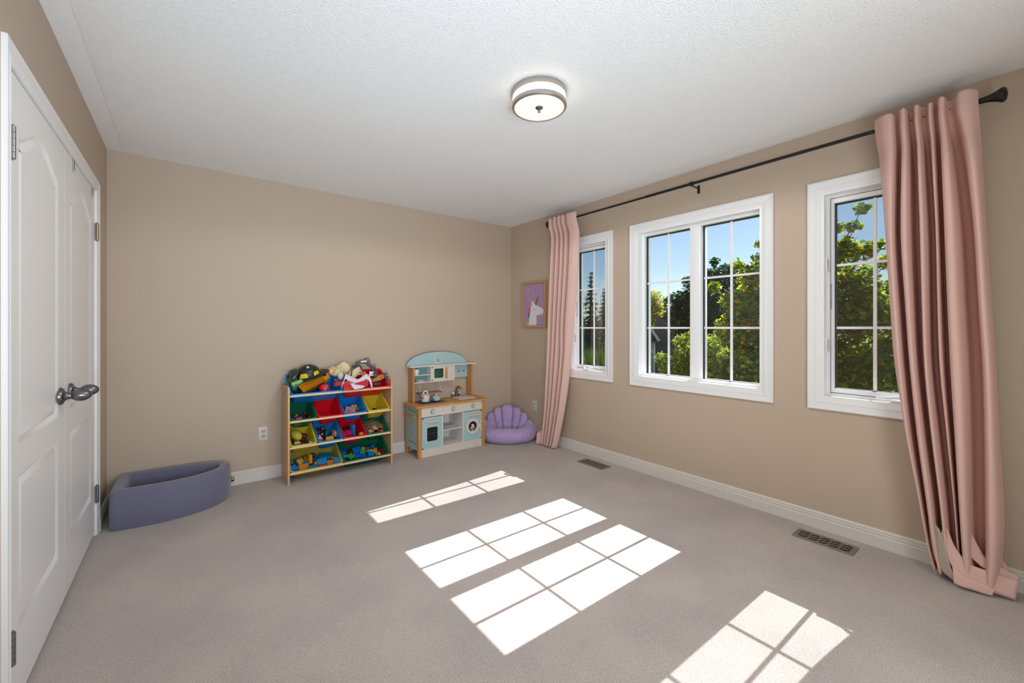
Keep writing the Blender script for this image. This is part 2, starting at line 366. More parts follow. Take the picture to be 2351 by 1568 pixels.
def closet_door(name, y0, y1, hinge_low, knob_y):
    d = sroot(name, (XL, y0, 0)); w = y1 - y0; xf = -0.003
    pan = [panel_poly(0.110, w - 0.115, 0.85, 1.855, 0.078), panel_poly(0.110, w - 0.115, 0.245, 0.748, 0)]
    mb = MB(); bm = mb.bm; z0, z1 = 0.018, DT
    es = []
    for pl in [[(0, z0), (w, z0), (w, z1), (0, z1)]] + pan:
        v = [bm.verts.new((xf, a, b)) for a, b in pl]
        es += [bm.edges.new((v[i], v[(i + 1) % len(v)])) for i in range(len(v))]
    bmesh.ops.triangle_fill(bm, edges=es, use_beauty=True)
    mb.box(xf - 0.036, xf - 0.012, 0, w, z0, z1)
    for y in (0, w): mb._add([(xf, y, z0), (xf, y, z1), (xf - 0.012, y, z1), (xf - 0.012, y, z0)], [(0, 1, 2, 3)])
    for z in (z0, z1): mb._add([(xf, 0, z), (xf, w, z), (xf - 0.012, w, z), (xf - 0.012, 0, z)], [(0, 1, 2, 3)])
    mb.build('slab', M['white'], d, ang=25, merge=1e-5)
    for pl in pan:
        L = []
        for off, dp in ((0, 0), (0.004, -0.001), (0.013, -0.010), (0.019, -0.0105), (0.022, -0.009), (0.040, -0.0025), (0.042, -0.0025)):
            L.append([(xf + dp, a, b) for a, b in inset(pl, off)])
        MB().loops(L, False, True).build('panel', M['white'], d, ang=50)
    # egg-shaped knob on a flared rose
    k = thing_part('knob', d, T(xf, knob_y - y0, 0.935) @ R('Y', 90))
    MB().lathe([(0.0, 0.0), (0.037, 0.0), (0.037, 0.006), (0.033, 0.012), (0.022, 0.016), (0.0145, 0.025), (0.0125, 0.038), (0.0, 0.038)], 24).build('rose', M['nickel'], k)
    MB().lathe([(0.0, 0.036), (0.012, 0.036), (0.020, 0.042), (0.0255, 0.054), (0.0265, 0.066), (0.0235, 0.080), (0.016, 0.092), (0.008, 0.098), (0.0, 0.099)], 24).build('grip', M['nickel'], k)
    yh = 0.0 if hinge_low else w
    for z in (1.80 if hinge_low else 1.80, 0.245):
        h = MB(); sg = -1 if hinge_low else 1
        for q in range(5): h.cyl((xf + 0.011, yh + sg * 0.004, z - 0.05 + q * 0.0202), (xf + 0.011, yh + sg * 0.004, z - 0.05 + q * 0.0202 + 0.0190), 0.0085, seg=12)
        h.cyl((xf + 0.011, yh + sg * 0.004, z - 0.054), (xf + 0.011, yh + sg * 0.004, z + 0.055), 0.005, seg=10)
        h.box(xf + 0.003, xf + 0.006, yh + sg * 0.004 - 0.01, yh + sg * 0.004 + 0.01, z - 0.05, z + 0.05)
        h.build('hinge', M['hinge'] if hinge_low or z < 1 else M['bronze'], d)
    return d
def thing_part(name, parent, Mx):
    o = bpy.data.objects.new(name, None); COL.objects.link(o); o.parent = parent; o.matrix_local = Mx; return o
closet_door('door_1', DY0, DYM - 0.002, True, 2.592)
closet_door('door_2', DYM + 0.002, DY1, False, 2.782)
for y, lab in ((2.86, 'flat metal hook strap over the top of the far closet door, nearer the door gap'), (3.35, 'flat metal hook strap over the top of the far closet door, nearer its hinge edge')):
    h = thing('over_door_hook', lab, 'hook', (XL, y, DT - 0.004), 'hooks over the far closet door')
    MB().prism(rrect(0.024, 0.055, 0.009, 4, 0, -0.024), -0.001, 0.002, R('Z', 90) @ R('X', 90)).build('strap', M['plate'], h)
    MB().prism(rrect(0.008, 0.046, 0.0035, 4, -0.009, -0.022), 0.002, 0.003, R('Z', 90) @ R('X', 90)).build('slot', M['dark'], h)

# ------------------------------------------------------------------ windows
XG = 3.14
def window(n, y0, y1, sashes, casement):
    r = sroot('window_%d' % n, (0, 0, 0))
    frame_profile('casing', XW, y0, y1, WZ0 - CW, WZ1 + CW, CW, CASP, M['white'], r, sgn=-1)
    a, b = y0 + CW, y1 - CW
    mb = MB(); t = 0.012
    xj = XW - 0.0085; mb.box(xj, 3.11, a - 0.002, a + t, WZ0 - 0.002, WZ1 + 0.002).box(xj, 3.11, b - t, b + 0.002, WZ0 - 0.002, WZ1 + 0.002).box(xj, 3.11, a + t, b - t, WZ0 - 0.002, WZ0 + t).box(xj, 3.11, a + t, b - t, WZ1 - t, WZ1 + 0.002)
    mb.build('jamb', M['vinyl'], r)
    zb, zt = 0.836, 2.020
    fz0, fz1 = WZ0 + 0.004, WZ1 - 0.004
    if casement: zb, zt = 0.860, 1.995
    mb = MB(); sy0, sy1 = sashes[0][0], sashes[-1][1]
    fi = 0.020 if casement else 0
    ia, ib, iz0, iz1 = (a + fi + 0.006, b - fi - 0.006, WZ0 + 0.026, WZ1 - 0.026) if casement else (sy0, sy1, zb, zt)
    mb.box(3.095, 3.195, a, ia, fz0, fz1).box(3.095, 3.195, ib, b, fz0, fz1).box(3.095, 3.195, ia, ib, fz0, iz0).box(3.095, 3.195, ia, ib, iz1, fz1)
    if casement:                                                    # rebate behind the sash
        mb.box(3.172, 3.194, ia - 0.001, ia + 0.010, iz0, iz1).box(3.172, 3.194, ib - 0.010, ib + 0.001, iz0, iz1).box(3.172, 3.194, ia + 0.010, ib - 0.010, iz0 - 0.001, iz0 + 0.010).box(3.172, 3.194, ia + 0.010, ib - 0.010, iz1 - 0.010, iz1 + 0.001)
    mb.build('frame', M['vinyl'], r, bevel=0.002, seg=1)
    if len(sashes) == 2:
        MB().box(3.094, 3.196, sashes[0][1], sashes[1][0], zb, zt).build('mullion', M['vinyl'], r, bevel=0.004, seg=2)
    for (s0, s1) in sashes:
        host = r
        if casement:
            mb = MB(); xa, xb = 3.104, 3.170
            mb.box(xa, xb, ia + 0.003, s0, iz0 + 0.003, iz1 - 0.003).box(xa, xb, s1, ib - 0.003, iz0 + 0.003, iz1 - 0.003).box(xa, xb, s0, s1, iz0 + 0.003, zb).box(xa, xb, s0, s1, zt, iz1 - 0.003)
            mb.build('sash', M['vinyl'], r, bevel=0.003, seg=1)
        g = 0.006
        mb = MB(); mb.box(XG - 0.012, XG + 0.010, s0, s0 + g, zb, zt).box(XG - 0.012, XG + 0.010, s1 - g, s1, zb, zt).box(XG - 0.012, XG + 0.010, s0 + g, s1 - g, zb, zb + g * 0.5).box(XG - 0.012, XG + 0.010, s0 + g, s1 - g, zt - g, zt)
        mb.build('gasket', M['gasket'], r)
        MB().box(XG, XG + 0.004, s0 + 0.001, s1 - 0.001, zb + 0.001, zt - 0.001).build('pane', M['glass'], r)
        c = (s0 + s1) / 2; mw = 0.0085
        MB().box(XG - 0.008, XG - 0.001, c - mw, c + mw, zb, zt).build('muntin', M['vinyl'], r, bevel=0.002, seg=1)
        for z in (1.615, 1.231):
            for (p, q) in ((s0, c - mw), (c + mw, s1)): MB().box(XG - 0.008, XG - 0.001, p, q, z - 0.0075, z + 0.0075).build('muntin', M['vinyl'], r, bevel=0.002, seg=1)
        if casement:
            MB().box(XG + 0.05, XG + 0.0505, s0 - 0.03, s1 + 0.03, zb - 0.03, zt + 0.03).build('insect_screen', M['mesh'], r)
    if casement:
        # crank handle folded along the sill, lock levers on the jamb with the hinges' opposite side
        k = thing_part('crank_handle', r, T(3.060, (a + b) / 2 + (0.03 if n == 1 else -0.12), WZ0 + 0.013))
        MB().prism(rrect(0.035, 0.085, 0.012), 0, 0.014).build('crank_base', M['vinyl'], k, bevel=0.003)
        MB().tube([(0.0, 0.03, 0.016), (-0.004, 0.035, 0.034), (-0.006, 0.02, 0.042), (-0.006, -0.01, 0.036), (-0.006, -0.05, 0.022), (-0.006, -0.075, 0.02)] if n == 1 else [(0.0, -0.03, 0.012), (-0.002, -0.035, 0.036), (-0.006, -0.015, 0.040), (-0.006, 0.01, 0.026), (-0.006, 0.06, 0.020), (-0.006, 0.10, 0.020)], [0.009, 0.010, 0.009, 0.007, 0.007, 0.008], 10).build('crank_arm', M['vinyl'], k)
        for z in (1.62, 1.13):
            l = thing_part('lock_lever', r, T(3.085, b - 0.012, z))
            MB().prism(rrect(0.022, 0.085, 0.008), 0, 0.007, R('X', 90)).build('lock_plate', M['vinyl'], l)
            MB().tube([(-0.004, -0.008, 0.026), (-0.007, -0.016, 0.022), (-0.007, -0.017, 0.0), (-0.007, -0.013, -0.045)], [0.005, 0.006, 0.005, 0.004], 8).build('lever', M['plate'], l)
        MB().box(3.1025, 3.1032, s1 + 0.010, s1 + 0.020, 1.345, 1.500).build('sash_sticker', mat('grey sticker', (150, 150, 150), 0.5, vary=(160, 0.4)), r)
    return r
window(1, *WINS[0], [(2.476, 2.846)], True)
window(2, *WINS[1], [(1.152, 1.570), (1.658, 2.068)], False)
window(3, *WINS[2], [(0.372, 0.744)], True)

# ------------------------------------------------------------------ ceiling lamp
LX, LY = 1.407, 1.555
lamp = thing('ceiling_lamp', 'round flush ceiling lamp with frosted glass drum and metal bands', 'ceiling lamp', (LX, LY, ZC - 0.004))
warm = mat('lit frosted glass', (200, 190, 175), 0.4, emit=((255, 240, 218), 2.6))
warm2 = mat('lit frosted glass disc', (190, 178, 160), 0.4, emit=((255, 240, 220), 0.90))
RL = 0.139
MB().lathe([(0, 0), (RL - 0.002, 0), (RL, -0.003), (RL, -0.028), (RL - 0.003, -0.030), (0, -0.030)], 48).build('canopy', M['lampm'], lamp)
MB().lathe([(0.05, -0.030), (RL - 0.003, -0.030), (RL - 0.003, -0.066), (0.05, -0.066)], 48).build('glass_drum', warm, lamp)
MB().lathe([(RL - 0.012, -0.064), (RL + 0.001, -0.064), (RL + 0.001, -0.080), (RL - 0.004, -0.085), (RL - 0.012, -0.085)], 48).build('lower_band', M['lampm'], lamp)
MB().lathe([(0, -0.079), (0.06, -0.0795), (RL - 0.011, -0.081), (RL - 0.011, -0.078), (0, -0.074)], 48).build('glass_disc', warm2, lamp)
MB().lathe([(0, -0.078), (0.020, -0.080), (0.019, -0.084), (0.011, -0.088), (0.0065, -0.092), (0.0065, -0.097), (0.0075, -0.100), (0.005, -0.105), (0, -0.106)], 20).build('finial', M['nickel'], lamp)
light('ceiling_lamp_glow', 'SPOT', (LX, LY, ZC - 0.115), 47.0, (0.97, 0.955, 0.93), (0, 0, -1), spot_size=math.radians(174), spot_blend=0.15, shadow_soft_size=0.10)

# ------------------------------------------------------------------ curtain rod and curtains
XR, ZR = 2.935, 2.302
rod = thing('curtain_rod', 'long black curtain rod with flared end finials above the three windows', 'curtain rod', (XR, 1.6, ZR))
MB().cyl((0, -1.455, 0), (0, 0.35, 0), 0.0105, seg=16).build('rod_tube', M['black'], rod)
MB().cyl((0, 0.33, -0.0006), (0, 1.435, -0.0006), 0.0085, seg=16).build('inner_tube', M['black'], rod)
for sg, y in ((-1, -1.452), (1, 1.432)):
    MB().lathe([(0, 0), (0.014, 0), (0.014, 0.012), (0.016, 0.030), (0.024, 0.052), (0.033, 0.066), (0.034, 0.075), (0.026, 0.083), (0, 0.088)], 24, T(0, y, 0) @ R('X', 90 * -sg)).build('finial', M['black'], rod)
for y in (-0.04, -1.40, 1.385):
    mb = MB(); mb.box(0.004, XW - XR, y - 0.006, y + 0.006, -0.016, -0.010).box(XW - XR - 0.004, XW - XR, y - 0.009, y + 0.009, -0.05, 0.012).lathe([(0.0115, -0.010), (0.0165, -0.010), (0.0165, 0.010), (0.0115, 0.010)], 18, T(0, y, 0) @ R('X', 90))
    mb.build('bracket', M['black'], rod)

def fold_sheet(levels, ntex, rows_per, xdep, smooth=True):
    """levels: list of (z, [points y...], depth-scale) ; xdep: depth of each control point (x offset)"""
    rows = []; L = len(levels); nn = (L - 1) * rows_per
    for i in range(nn + 1):
        t = i / rows_per
        z = crom([l[0] for l in levels], min(t, L - 1)); ys = [crom([l[1][k] for l in levels], min(t, L - 1)) for k in range(len(xdep))]
        sc = crom([float(l[2]) for l in levels], min(t, L - 1))
        row = []
        N = len(xdep)
        for j in range(ntex + 1):
            u = j / ntex * (N - 1); y, x = crom(list(zip(ys, xdep)), u)
            off = -0.046 * max(0.0, min(1.0, (z - 2.16) / 0.10)); x0 = XR + off + (0.068 * math.tanh(x / 0.036)) * sc; zz = z + (0.004 * math.sin(u * 2.3 + 1.0) if i == 0 else 0)
            row.append((min(x0, XW - 0.026), y, max(zz, 0.004)))
        rows.append(row)
    return rows
# right curtain
RX = [0.02, -0.045, 0.035, -0.055, 0.08, -0.055, 0.08, -0.020, 0.040, -0.070, 0.075, -0.045, 0.01]
RLV = [
 (2.345, [.520, .455, .430, .400, .380, .352, .335, .306, .288, .262, .243, .200, .150], 0.55),
 (2.26, [.515, .452, .428, .398, .377, .350, .333, .306, .286, .262, .241, .200, .149], 0.62),
 (2.02, [.500, .450, .430, .396, .368, .342, .322, .296, .280, .248, .215, .170, .138], 0.95),
 (1.70, [.483, .448, .432, .395, .362, .333, .308, .285, .272, .235, .188, .150, .126], 1.05),
 (1.35, [.466, .433, .414, .381, .353, .327, .304, .279, .262, .226, .173, .136, .110], 1.1),
 (1.03, [.447, .415, .396, .365, .342, .318, .298, .270, .252, .215, .160, .122, .096], 1.1),
 (0.70, [.405, .388, .370, .340, .315, .295, .270, .248, .235, .205, .155, .115, .085], 1.05),
 (0.38, [.352, .345, .335, .310, .283, .268, .244, .226, .218, .196, .152, .112, .072], 1.0),
 (0.16, [.318, .316, .308, .290, .268, .252, .232, .214, .208, .186, .150, .112, .078], 0.95),
 (0.03, [.292, .290, .284, .270, .255, .240, .222, .205, .198, .180, .150, .118, .090], 0.9)]
rc = thing('curtain', 'dusty pink curtain pooling on the carpet at the right end of the rod', 'curtain', (XR, 0.3, 0), 'pink curtains')
MB().grid(fold_sheet(RLV, 180, 6, RX), T(-XR, -0.3, 0)).build('panel', M['pink'], rc, solid=0.004, ang=80)
# hem pooled on the floor to the right, and a turned-up corner of lining
def strip(rail_a, rail_b, n=20, k=5, bulge=0.0, wob=0.0):
    rows = []
    for i in range(n + 1):
        t = i / n; a = Vector(crom(rail_a, t * (len(rail_a) - 1))); b = Vector(crom(rail_b, t * (len(rail_b) - 1)))
        row = []
        for j in range(k + 1):
            s = j / k; p = a.lerp(b, s); p.z += bulge * math.sin(PI * s) + wob * math.sin(t * 9 + s * 4); p.z = max(p.z, 0.004); row.append(tuple(p))
        rows.append(row)
    return rows
MB().grid(strip([(2.97, 0.1, 0.214), (2.985, 0.081, 0.156), (2.99, 0.055, 0.095)], [(2.95, 0.13, 0.126), (2.96, 0.1, 0.1), (2.97, 0.068, 0.077)], 24, 8, 0.01, 0.002), T(-XR, -0.3, 0)).build('pooled_hem', M['pink'], rc, solid=0.004, ang=80)
MB().grid(strip([(2.925, 0.179, 0.269), (2.93, 0.145, 0.184), (2.935, 0.112, 0.14), (2.96, 0.023, 0.092)], [(2.9, 0.192, 0.174), (2.905, 0.158, 0.13), (2.915, 0.125, 0.105), (2.94, 0.035, 0.074)], 24, 8, 0.014, 0.002), T(-XR, -0.3, 0)).build('pooled_hem', M['pink'], rc, solid=0.004, ang=80)
MB().grid(strip([(2.872, 0.231, 0.088), (2.868, 0.19, 0.063), (2.88, 0.143, 0.048), (2.893, 0.095, 0.031)], [(2.845, 0.223, 0.023), (2.85, 0.188, 0.013), (2.862, 0.149, 0.012), (2.875, 0.106, 0.009)], 24, 8, 0.012, 0.002), T(-XR, -0.3, 0)).build('pooled_hem', M['pink'], rc, solid=0.004, ang=80)
MB().grid(strip([(2.9, 0.253, 0.269), (2.895, 0.224, 0.177), (2.895, 0.178, 0.12), (2.91, 0.118, 0.102), (2.935, 0.029, 0.087)], [(2.885, 0.269, 0.225), (2.872, 0.239, 0.105), (2.868, 0.194, 0.045), (2.882, 0.127, 0.027), (2.905, 0.04, 0.011)], 24, 8, 0.016, 0.002), T(-XR, -0.3, 0)).build('pooled_hem', M['pink'], rc, solid=0.004, ang=80)
MB().grid(strip([(2.905, 0.314, 0.267), (2.9, 0.301, 0.132), (2.885, 0.272, 0.054), (2.862, 0.221, 0.021)], [(2.882, 0.274, 0.246), (2.875, 0.254, 0.171), (2.865, 0.236, 0.088), (2.855, 0.215, 0.039)], 24, 8, 0.006, 0.002), T(-XR, -0.3, 0)).build('lining_flap', M['lining'], rc, solid=0.004, ang=80, label='turned-up grey beige lining')
# left curtain
LXP = [0.015, -0.035, 0.035, -0.04, 0.04, -0.04, 0.04, -0.04, 0.035, -0.035, -0.03, 0.0]
def llev(a, b, fr): return [a + (b - a) * f for f in fr]
FA = [0, .10, .18, .27, .34, .43, .50, .58, .64, .74, .90, 1]
FB = [0, .11, .19, .30, .36, .47, .53, .63, .69, .78, .90, 1]
FC = [0, .12, .22, .31, .37, .48, .60, .70, .77, .84, .92, 1]
LLV = [(2.335, llev(3.045, 2.672, FA), 0.6), (2.22, llev(3.048, 2.668, FA), 0.7), (1.92, llev(3.056, 2.682, FB), 0.95), (1.60, llev(3.072, 2.706, FB), 1),
       (1.27, llev(3.089, 2.738, FB), 1), (0.98, llev(3.104, 2.772, FC), 1), (0.69, llev(3.121, 2.812, FC), 1), (0.42, llev(3.140, 2.865, FC), 0.95), (0.22, llev(3.165, 2.915, FC), 0.9), (0.08, llev(3.185, 2.955, FC), 0.85), (0.012, llev(3.190, 2.985, FC), 0.8)]
lc = thing('curtain', 'dusty pink curtain hanging beside the framed picture at the far end of the rod', 'curtain', (XR, 2.9, 0), 'pink curtains')
MB().grid(fold_sheet(LLV, 150, 6, LXP), T(-XR, -2.9, 0)).build('panel', M['pink'], lc, solid=0.004, ang=80)
MB().grid(strip([(2.96, 3.19, .14), (2.93, 3.225, .13), (2.905, 3.245, .115)], [(2.94, 3.16, .02), (2.905, 3.20, .012), (2.885, 3.235, .006)], 12, 6, 0.012, 0.003), T(-XR, -2.9, 0)).build('pooled_hem', M['pink'], lc, solid=0.004, ang=80)

# ------------------------------------------------------------------ picture, outlets, vents, door stop
PY0, PY1, PZ0, PZ1 = 3.232, 3.634, 1.238, 1.748
pic = thing('framed_picture', 'framed unicorn print in a light oak frame beside the pink curtain', 'picture', (XW, (PY0 + PY1) / 2, (PZ0 + PZ1) / 2))
pw, ph, fwid = (PY1 - PY0), (PZ1 - PZ0), 0.022
PMX = Matrix(((0, 0, -1, 0), (-1, 0, 0, 0), (0, 1, 0, 0), (0, 0, 0, 1)))      # picture plane: u to the viewer's right (-y), v up, out of the wall (-x)
for (u0, u1, v0, v1) in ((-pw / 2, pw / 2, ph / 2 - fwid, ph / 2), (-pw / 2, pw / 2, -ph / 2, -ph / 2 + fwid), (-pw / 2, -pw / 2 + fwid, -ph / 2 + fwid, ph / 2 - fwid), (pw / 2 - fwid, pw / 2, -ph / 2 + fwid, ph / 2 - fwid)):
    MB().box(u0, u1, v0, v1, 0.0005, 0.032, PMX).build('frame_bar', M['oak'], pic, bevel=0.0015, seg=1)
iw, ih = pw - 2 * fwid, ph - 2 * fwid
pr = MB().box(-iw / 2, iw / 2, -ih / 2, ih / 2, 0.001, 0.016, PMX).build('print', mat('lilac print paper', (170, 140, 172), 0.7), pic)
def uv(x, y):
    yt = 275 - 45 * (x - 235) / 545; return ((x - 235) / 545 - 0.5) * iw, (0.5 - (y - yt) / (1325 - yt)) * ih
def flat(name, pts, m, h):
    MB().prism([uv(*p) for p in pts], 0.0161, 0.0161 + h, PMX).build(name, m, pr)
pcol = {k: mat('print ink ' + k, c, 0.7) for k, c in dict(white=(222, 218, 220), horn=(150, 92, 20), coral=(222, 140, 148), rose=(205, 92, 128), plum=(124, 98, 140), teal=(122, 164, 160), sun=(216, 172, 88), ink=(120, 92, 110), line=(212, 190, 206)).items()}
def ell(cx, cy, rx, ry, n=16): return [(cx + rx * math.cos(2 * PI * k / n), cy + ry * math.sin(2 * PI * k / n)) for k in range(n)]
for k_, (c, e) in enumerate((('sun', (355, 1275, 42, 46)), ('teal', (372, 1180, 50, 64)), ('plum', (390, 1055, 46, 66)), ('rose', (405, 930, 50, 70)), ('coral', (440, 810, 38, 56)), ('coral', (520, 745, 26, 38)))): flat('mane_lock', ell(*e), pcol[c], 0.0003 + 0.0001 * k_)
flat('unicorn_horn', [(524, 790), (572, 815), (634, 545), (622, 535)], pcol['horn'], 0.0010)
flat('unicorn_head', [(372, 1322), (395, 1110), (425, 870), (455, 815), (446, 705), (458, 690), (480, 715), (540, 795), (600, 830), (690, 872), (735, 915), (748, 970), (735, 1020), (705, 1045), (650, 1058), (572, 1068), (572, 1322)], pcol['white'], 0.0012)
flat('eyelid', [(514, 885), (530, 905), (562, 908), (560, 914), (528, 913), (510, 892)], pcol['ink'], 0.0016)
flat('cheek', ell(482, 922, 14, 18, 10), pcol['line'], 0.0015)
flat('mouth', [(684, 1012), (708, 1032), (704, 1038), (680, 1018)], pcol['ink'], 0.0016)
for x, y, rr, c in ((292, 362, 22, 'sun'), (314, 712, 13, 'rose'), (272, 884, 11, 'white'), (542, 486, 11, 'plum')):
    flat('star', [(x + rr * (1 if k % 2 == 0 else 0.5) * math.cos(PI * k / 5 + 0.3), y + rr * (1 if k % 2 == 0 else 0.5) * math.sin(PI * k / 5 + 0.3)) for k in range(10)], pcol[c], 0.0003)
st = [(375, 378), (430, 455), (497, 428), (470, 525), (505, 625), (430, 610), (385, 695), (370, 590), (305, 548), (368, 490)]
mb = MB()
for k in range(10):
    a, b = Vector((*uv(*st[k]), 0.0162)), Vector((*uv(*st[(k + 1) % 10]), 0.0162)); d = (b - a).normalized(); q = Vector((-d.y, d.x, 0)) * 0.0012
    mb.loops([[tuple(a - q - d * .001), tuple(a + q - d * .001), tuple(b + q + d * .001), tuple(b - q + d * .001)], [tuple(v + Vector((0, 0, .0004))) for v in (a - q - d * .001, a + q - d * .001, b + q + d * .001, b - q + d * .001)]], Mx=PMX)
mb.build('star_outline', pcol['line'], pr)
def outlet(Mx, lab):
    o = thing('wall_outlet', lab, 'outlet', Mx, 'wall outlets')
    L = [[(x, y, z) for x, y in rrect(0.070 - 2 * i, 0.114 - 2 * i, 0.004)] for i, z in ((0, 0), (0, 0.002), (0.003, 0.005), (0.006, 0.006))]
    MB().loops(L).build('cover_plate', M['plate'], o)
    for v in (0.0195, -0.0195):
        s = MB().prism([(x, max(-0.0125, min(0.0125, y)) + v) for x, y in circ(0.0165, 24)], 0.004, 0.0075).build('socket_face', M['ivory'], o)
        for u, w_, h_ in ((-0.006, 0.0016, 0.008), (0.006, 0.0016, 0.0065)): MB().box(u - w_, u + w_, v + 0.002 - h_ / 2 + 0.001, v + 0.002 + h_ / 2 + 0.001, 0.0072, 0.0078).build('slot', M['dark'], s)
        MB().prism(circ(0.0024, 10, 0, v - 0.007), 0.0072, 0.0078).build('slot', M['dark'], s)
    MB().prism(circ(0.003, 10), 0.0055, 0.007).build('screw', M['ivory'], o)
outlet(T(0.479, YB, 0.370) @ R('X', 90), 'white duplex wall outlet on the back wall left of the toy organizer')
outlet(T(XW, 3.440, 0.360) @ Matrix(((0, 0, -1, 0), (-1, 0, 0, 0), (0, 1, 0, 0), (0, 0, 0, 1))), 'white duplex wall outlet under the framed unicorn picture')
def vent(yc, lab):
    v = thing('floor_vent', lab, 'floor vent', (2.873, yc, 0.0), 'floor vents')
    W, Ln, t = 0.128, 0.286, 0.004
    MB().box(-W / 2 + 0.012, W / 2 - 0.012, -Ln / 2 + 0.018, Ln / 2 - 0.018, 0.0003, 0.0010).build('duct_opening', M['dark'], v)
    for (a, b, c, d) in ((-W / 2, -W / 2 + 0.016, -Ln / 2, Ln / 2), (W / 2 - 0.016, W / 2, -Ln / 2, Ln / 2), (-W / 2 + 0.016, W / 2 - 0.016, -Ln / 2, -Ln / 2 + 0.022), (-W / 2 + 0.016, W / 2 - 0.016, Ln / 2 - 0.022, Ln / 2)):
        MB().box(a, b, c, d, 0.0003, t + 0.002).build('rim_bar', M['vent'], v, bevel=0.0012, seg=1)
    iw, il = W - 0.032, Ln - 0.044; n = 5; p = il / n
    for k in range(1, n): MB().box(-iw / 2, iw / 2, -il / 2 + k * p - 0.003, -il / 2 + k * p + 0.003, 0.001, t + 0.001).build('cross_bar', M['vent'], v)
    mb = MB()
    for k in range(n):                                             # curved scrollwork between the cross bars
        c0 = -il / 2 + (k + 0.5) * p
        for q in (-1, 0, 1):
            for sg in (-1, 1):
                xs = q * iw / 3; pts = []
                for i in range(7):
                    a = -1 + 2 * i / 6; pts.append((xs + sg * (0.5 * iw / 3) * (1 - abs(a) ** 1.5) * 0.95, c0 + a * p / 2, 0.0035))
                mb.tube(pts, 0.0017, 5)
        mb.tube([(-iw / 2, c0, 0.0035), (iw / 2, c0, 0.0035)], 0.0016, 5)
    o = mb.build('scrollwork', M['vent'], v); o['kind'] = 'stuff'
vent(2.440, 'grey metal floor vent by the far end of the right baseboard')
vent(0.733, 'grey metal floor vent near the foot of the long pink curtain')
ds = thing('door_stop', 'small brass door stop on the baseboard beside the blue foam ball pit', 'door stop', T(0.268, YB - 0.0155, 0.058) @ R('X', 90))
MB().lathe([(0, 0), (0.014, 0), (0.014, 0.004), (0.008, 0.007), (0.007, 0.030), (0.0, 0.030)], 16).build('stem', M['brass'], ds)
MB().lathe([(0, 0.028), (0.012, 0.029), (0.0135, 0.034), (0.0125, 0.042), (0.007, 0.044), (0, 0.044)], 16).build('bumper', M['brass'], ds)
MB().lathe([(0, 0.0435), (0.0055, 0.0445), (0.004, 0.046), (0, 0.046)], 12).build('rubber_tip', M['dark'], ds)

# ------------------------------------------------------------------ ball pit
pit = thing('ball_pit', 'empty slate blue D-shaped foam ball pit by the closet corner', 'ball pit', (-0.06, 3.62, 0))
OUT = [(-.374, 3.462), (-.366, 3.436), (-.342, 3.424), (-.239, 3.408), (-.129, 3.400), (-.024, 3.412), (.077, 3.445), (.170, 3.508), (.228, 3.590), (.246, 3.665), (.226, 3.730), (.150, 3.780), (.030, 3.815), (-.130, 3.838), (-.290, 3.846), (-.350, 3.838), (-.372, 3.80), (-.376, 3.70), (-.376, 3.55)]
INN = [(-.311, 3.510), (-.306, 3.494), (-.290, 3.486), (-.220, 3.478), (-.129, 3.472), (-.034, 3.482), (.048, 3.506), (.122, 3.552), (.164, 3.606), (.176, 3.658), (.162, 3.700), (.110, 3.726), (.010, 3.752), (-.130, 3.774), (-.270, 3.782), (-.298, 3.776), (-.310, 3.74), (-.312, 3.67), (-.312, 3.57)]
def dens(P, k=5):
    n = len(P); Q = [P[(i - 1) % n] for i in range(n + 3)]
    return [crom(Q, 1 + i + j / k) for i in range(n) for j in range(k)]
OUT, INN = dens(OUT), dens(INN)
o_ = lambda P, z, d=0: [(x + 0.06, y - 3.62, z) for x, y in (inset(P, d) if d else P)]
H = 0.238
L = [o_(OUT, 0.0, .004), o_(OUT, 0.006), o_(OUT, H * .5, -.003), o_(OUT, H - .016, .001), o_(OUT, H - .005, .006), o_(OUT, H, .016), o_(INN, H + .001, -.014), o_(INN, H - .005, -.005), o_(INN, H - .016, -.001), o_(INN, 0.03)]
MB().loops(L, True, False).build('foam_wall', M['pit'], pit, ang=80)
MB().loops([o_(INN, 0.015, -.002), o_(INN, 0.028, -.002)], True, True).build('base_pad', M['pit'], pit)

# ------------------------------------------------------------------ shell chair
ch = thing('floor_chair', 'lavender plush seashell floor chair between the play kitchen and the corner', 'chair', T(2.782, 3.600, 0) @ R('Z', -37.6))
# local: +y away from the camera, x to the right
rows = []
for i in range(49):                                                 # thick horseshoe cushion ring whose arms rise towards the back
    a = 2 * PI * i / 48; fx, fy = math.cos(a), math.sin(a)
    rise = max(0.0, min(1.0, (fy + 0.25) / 0.8)); front = max(0.0, -fy)
    rad = 0.086 - 0.010 * rise; rzc = 0.080 + 0.030 * rise
    cxr, cyr = 0.243 * fx, (0.205 if fy < 0 else 0.17) * fy
    ring = []
    for j in range(18):
        b = 2 * PI * j / 18; lump = 1 + 0.025 * math.sin(5 * a + 2 * b)
        rr = rad * (1.0 + 0.06 * abs(fx)) * lump; ring.append((cxr + rr * math.cos(b) * fx, cyr + rr * math.cos(b) * fy, max(0.0, rzc + rzc * (0.98 - 0.22 * rise) * lump * math.sin(b))))
    rows.append(ring)
MB().loops(rows[:-1] + [rows[0]], False, False).build('seat_ring', M['lav'], ch, ang=80, merge=1e-5)
MB().lathe([(0, 0.02), (0.20, 0.02), (0.205, 0.05), (0.19, 0.078), (0.12, 0.092), (0, 0.094)], 32, T(0, 0.0, 0) @ Matrix.Diagonal((1.10, 0.95, 1, 1))).build('seat_pad', M['lav'], ch, ang=80)
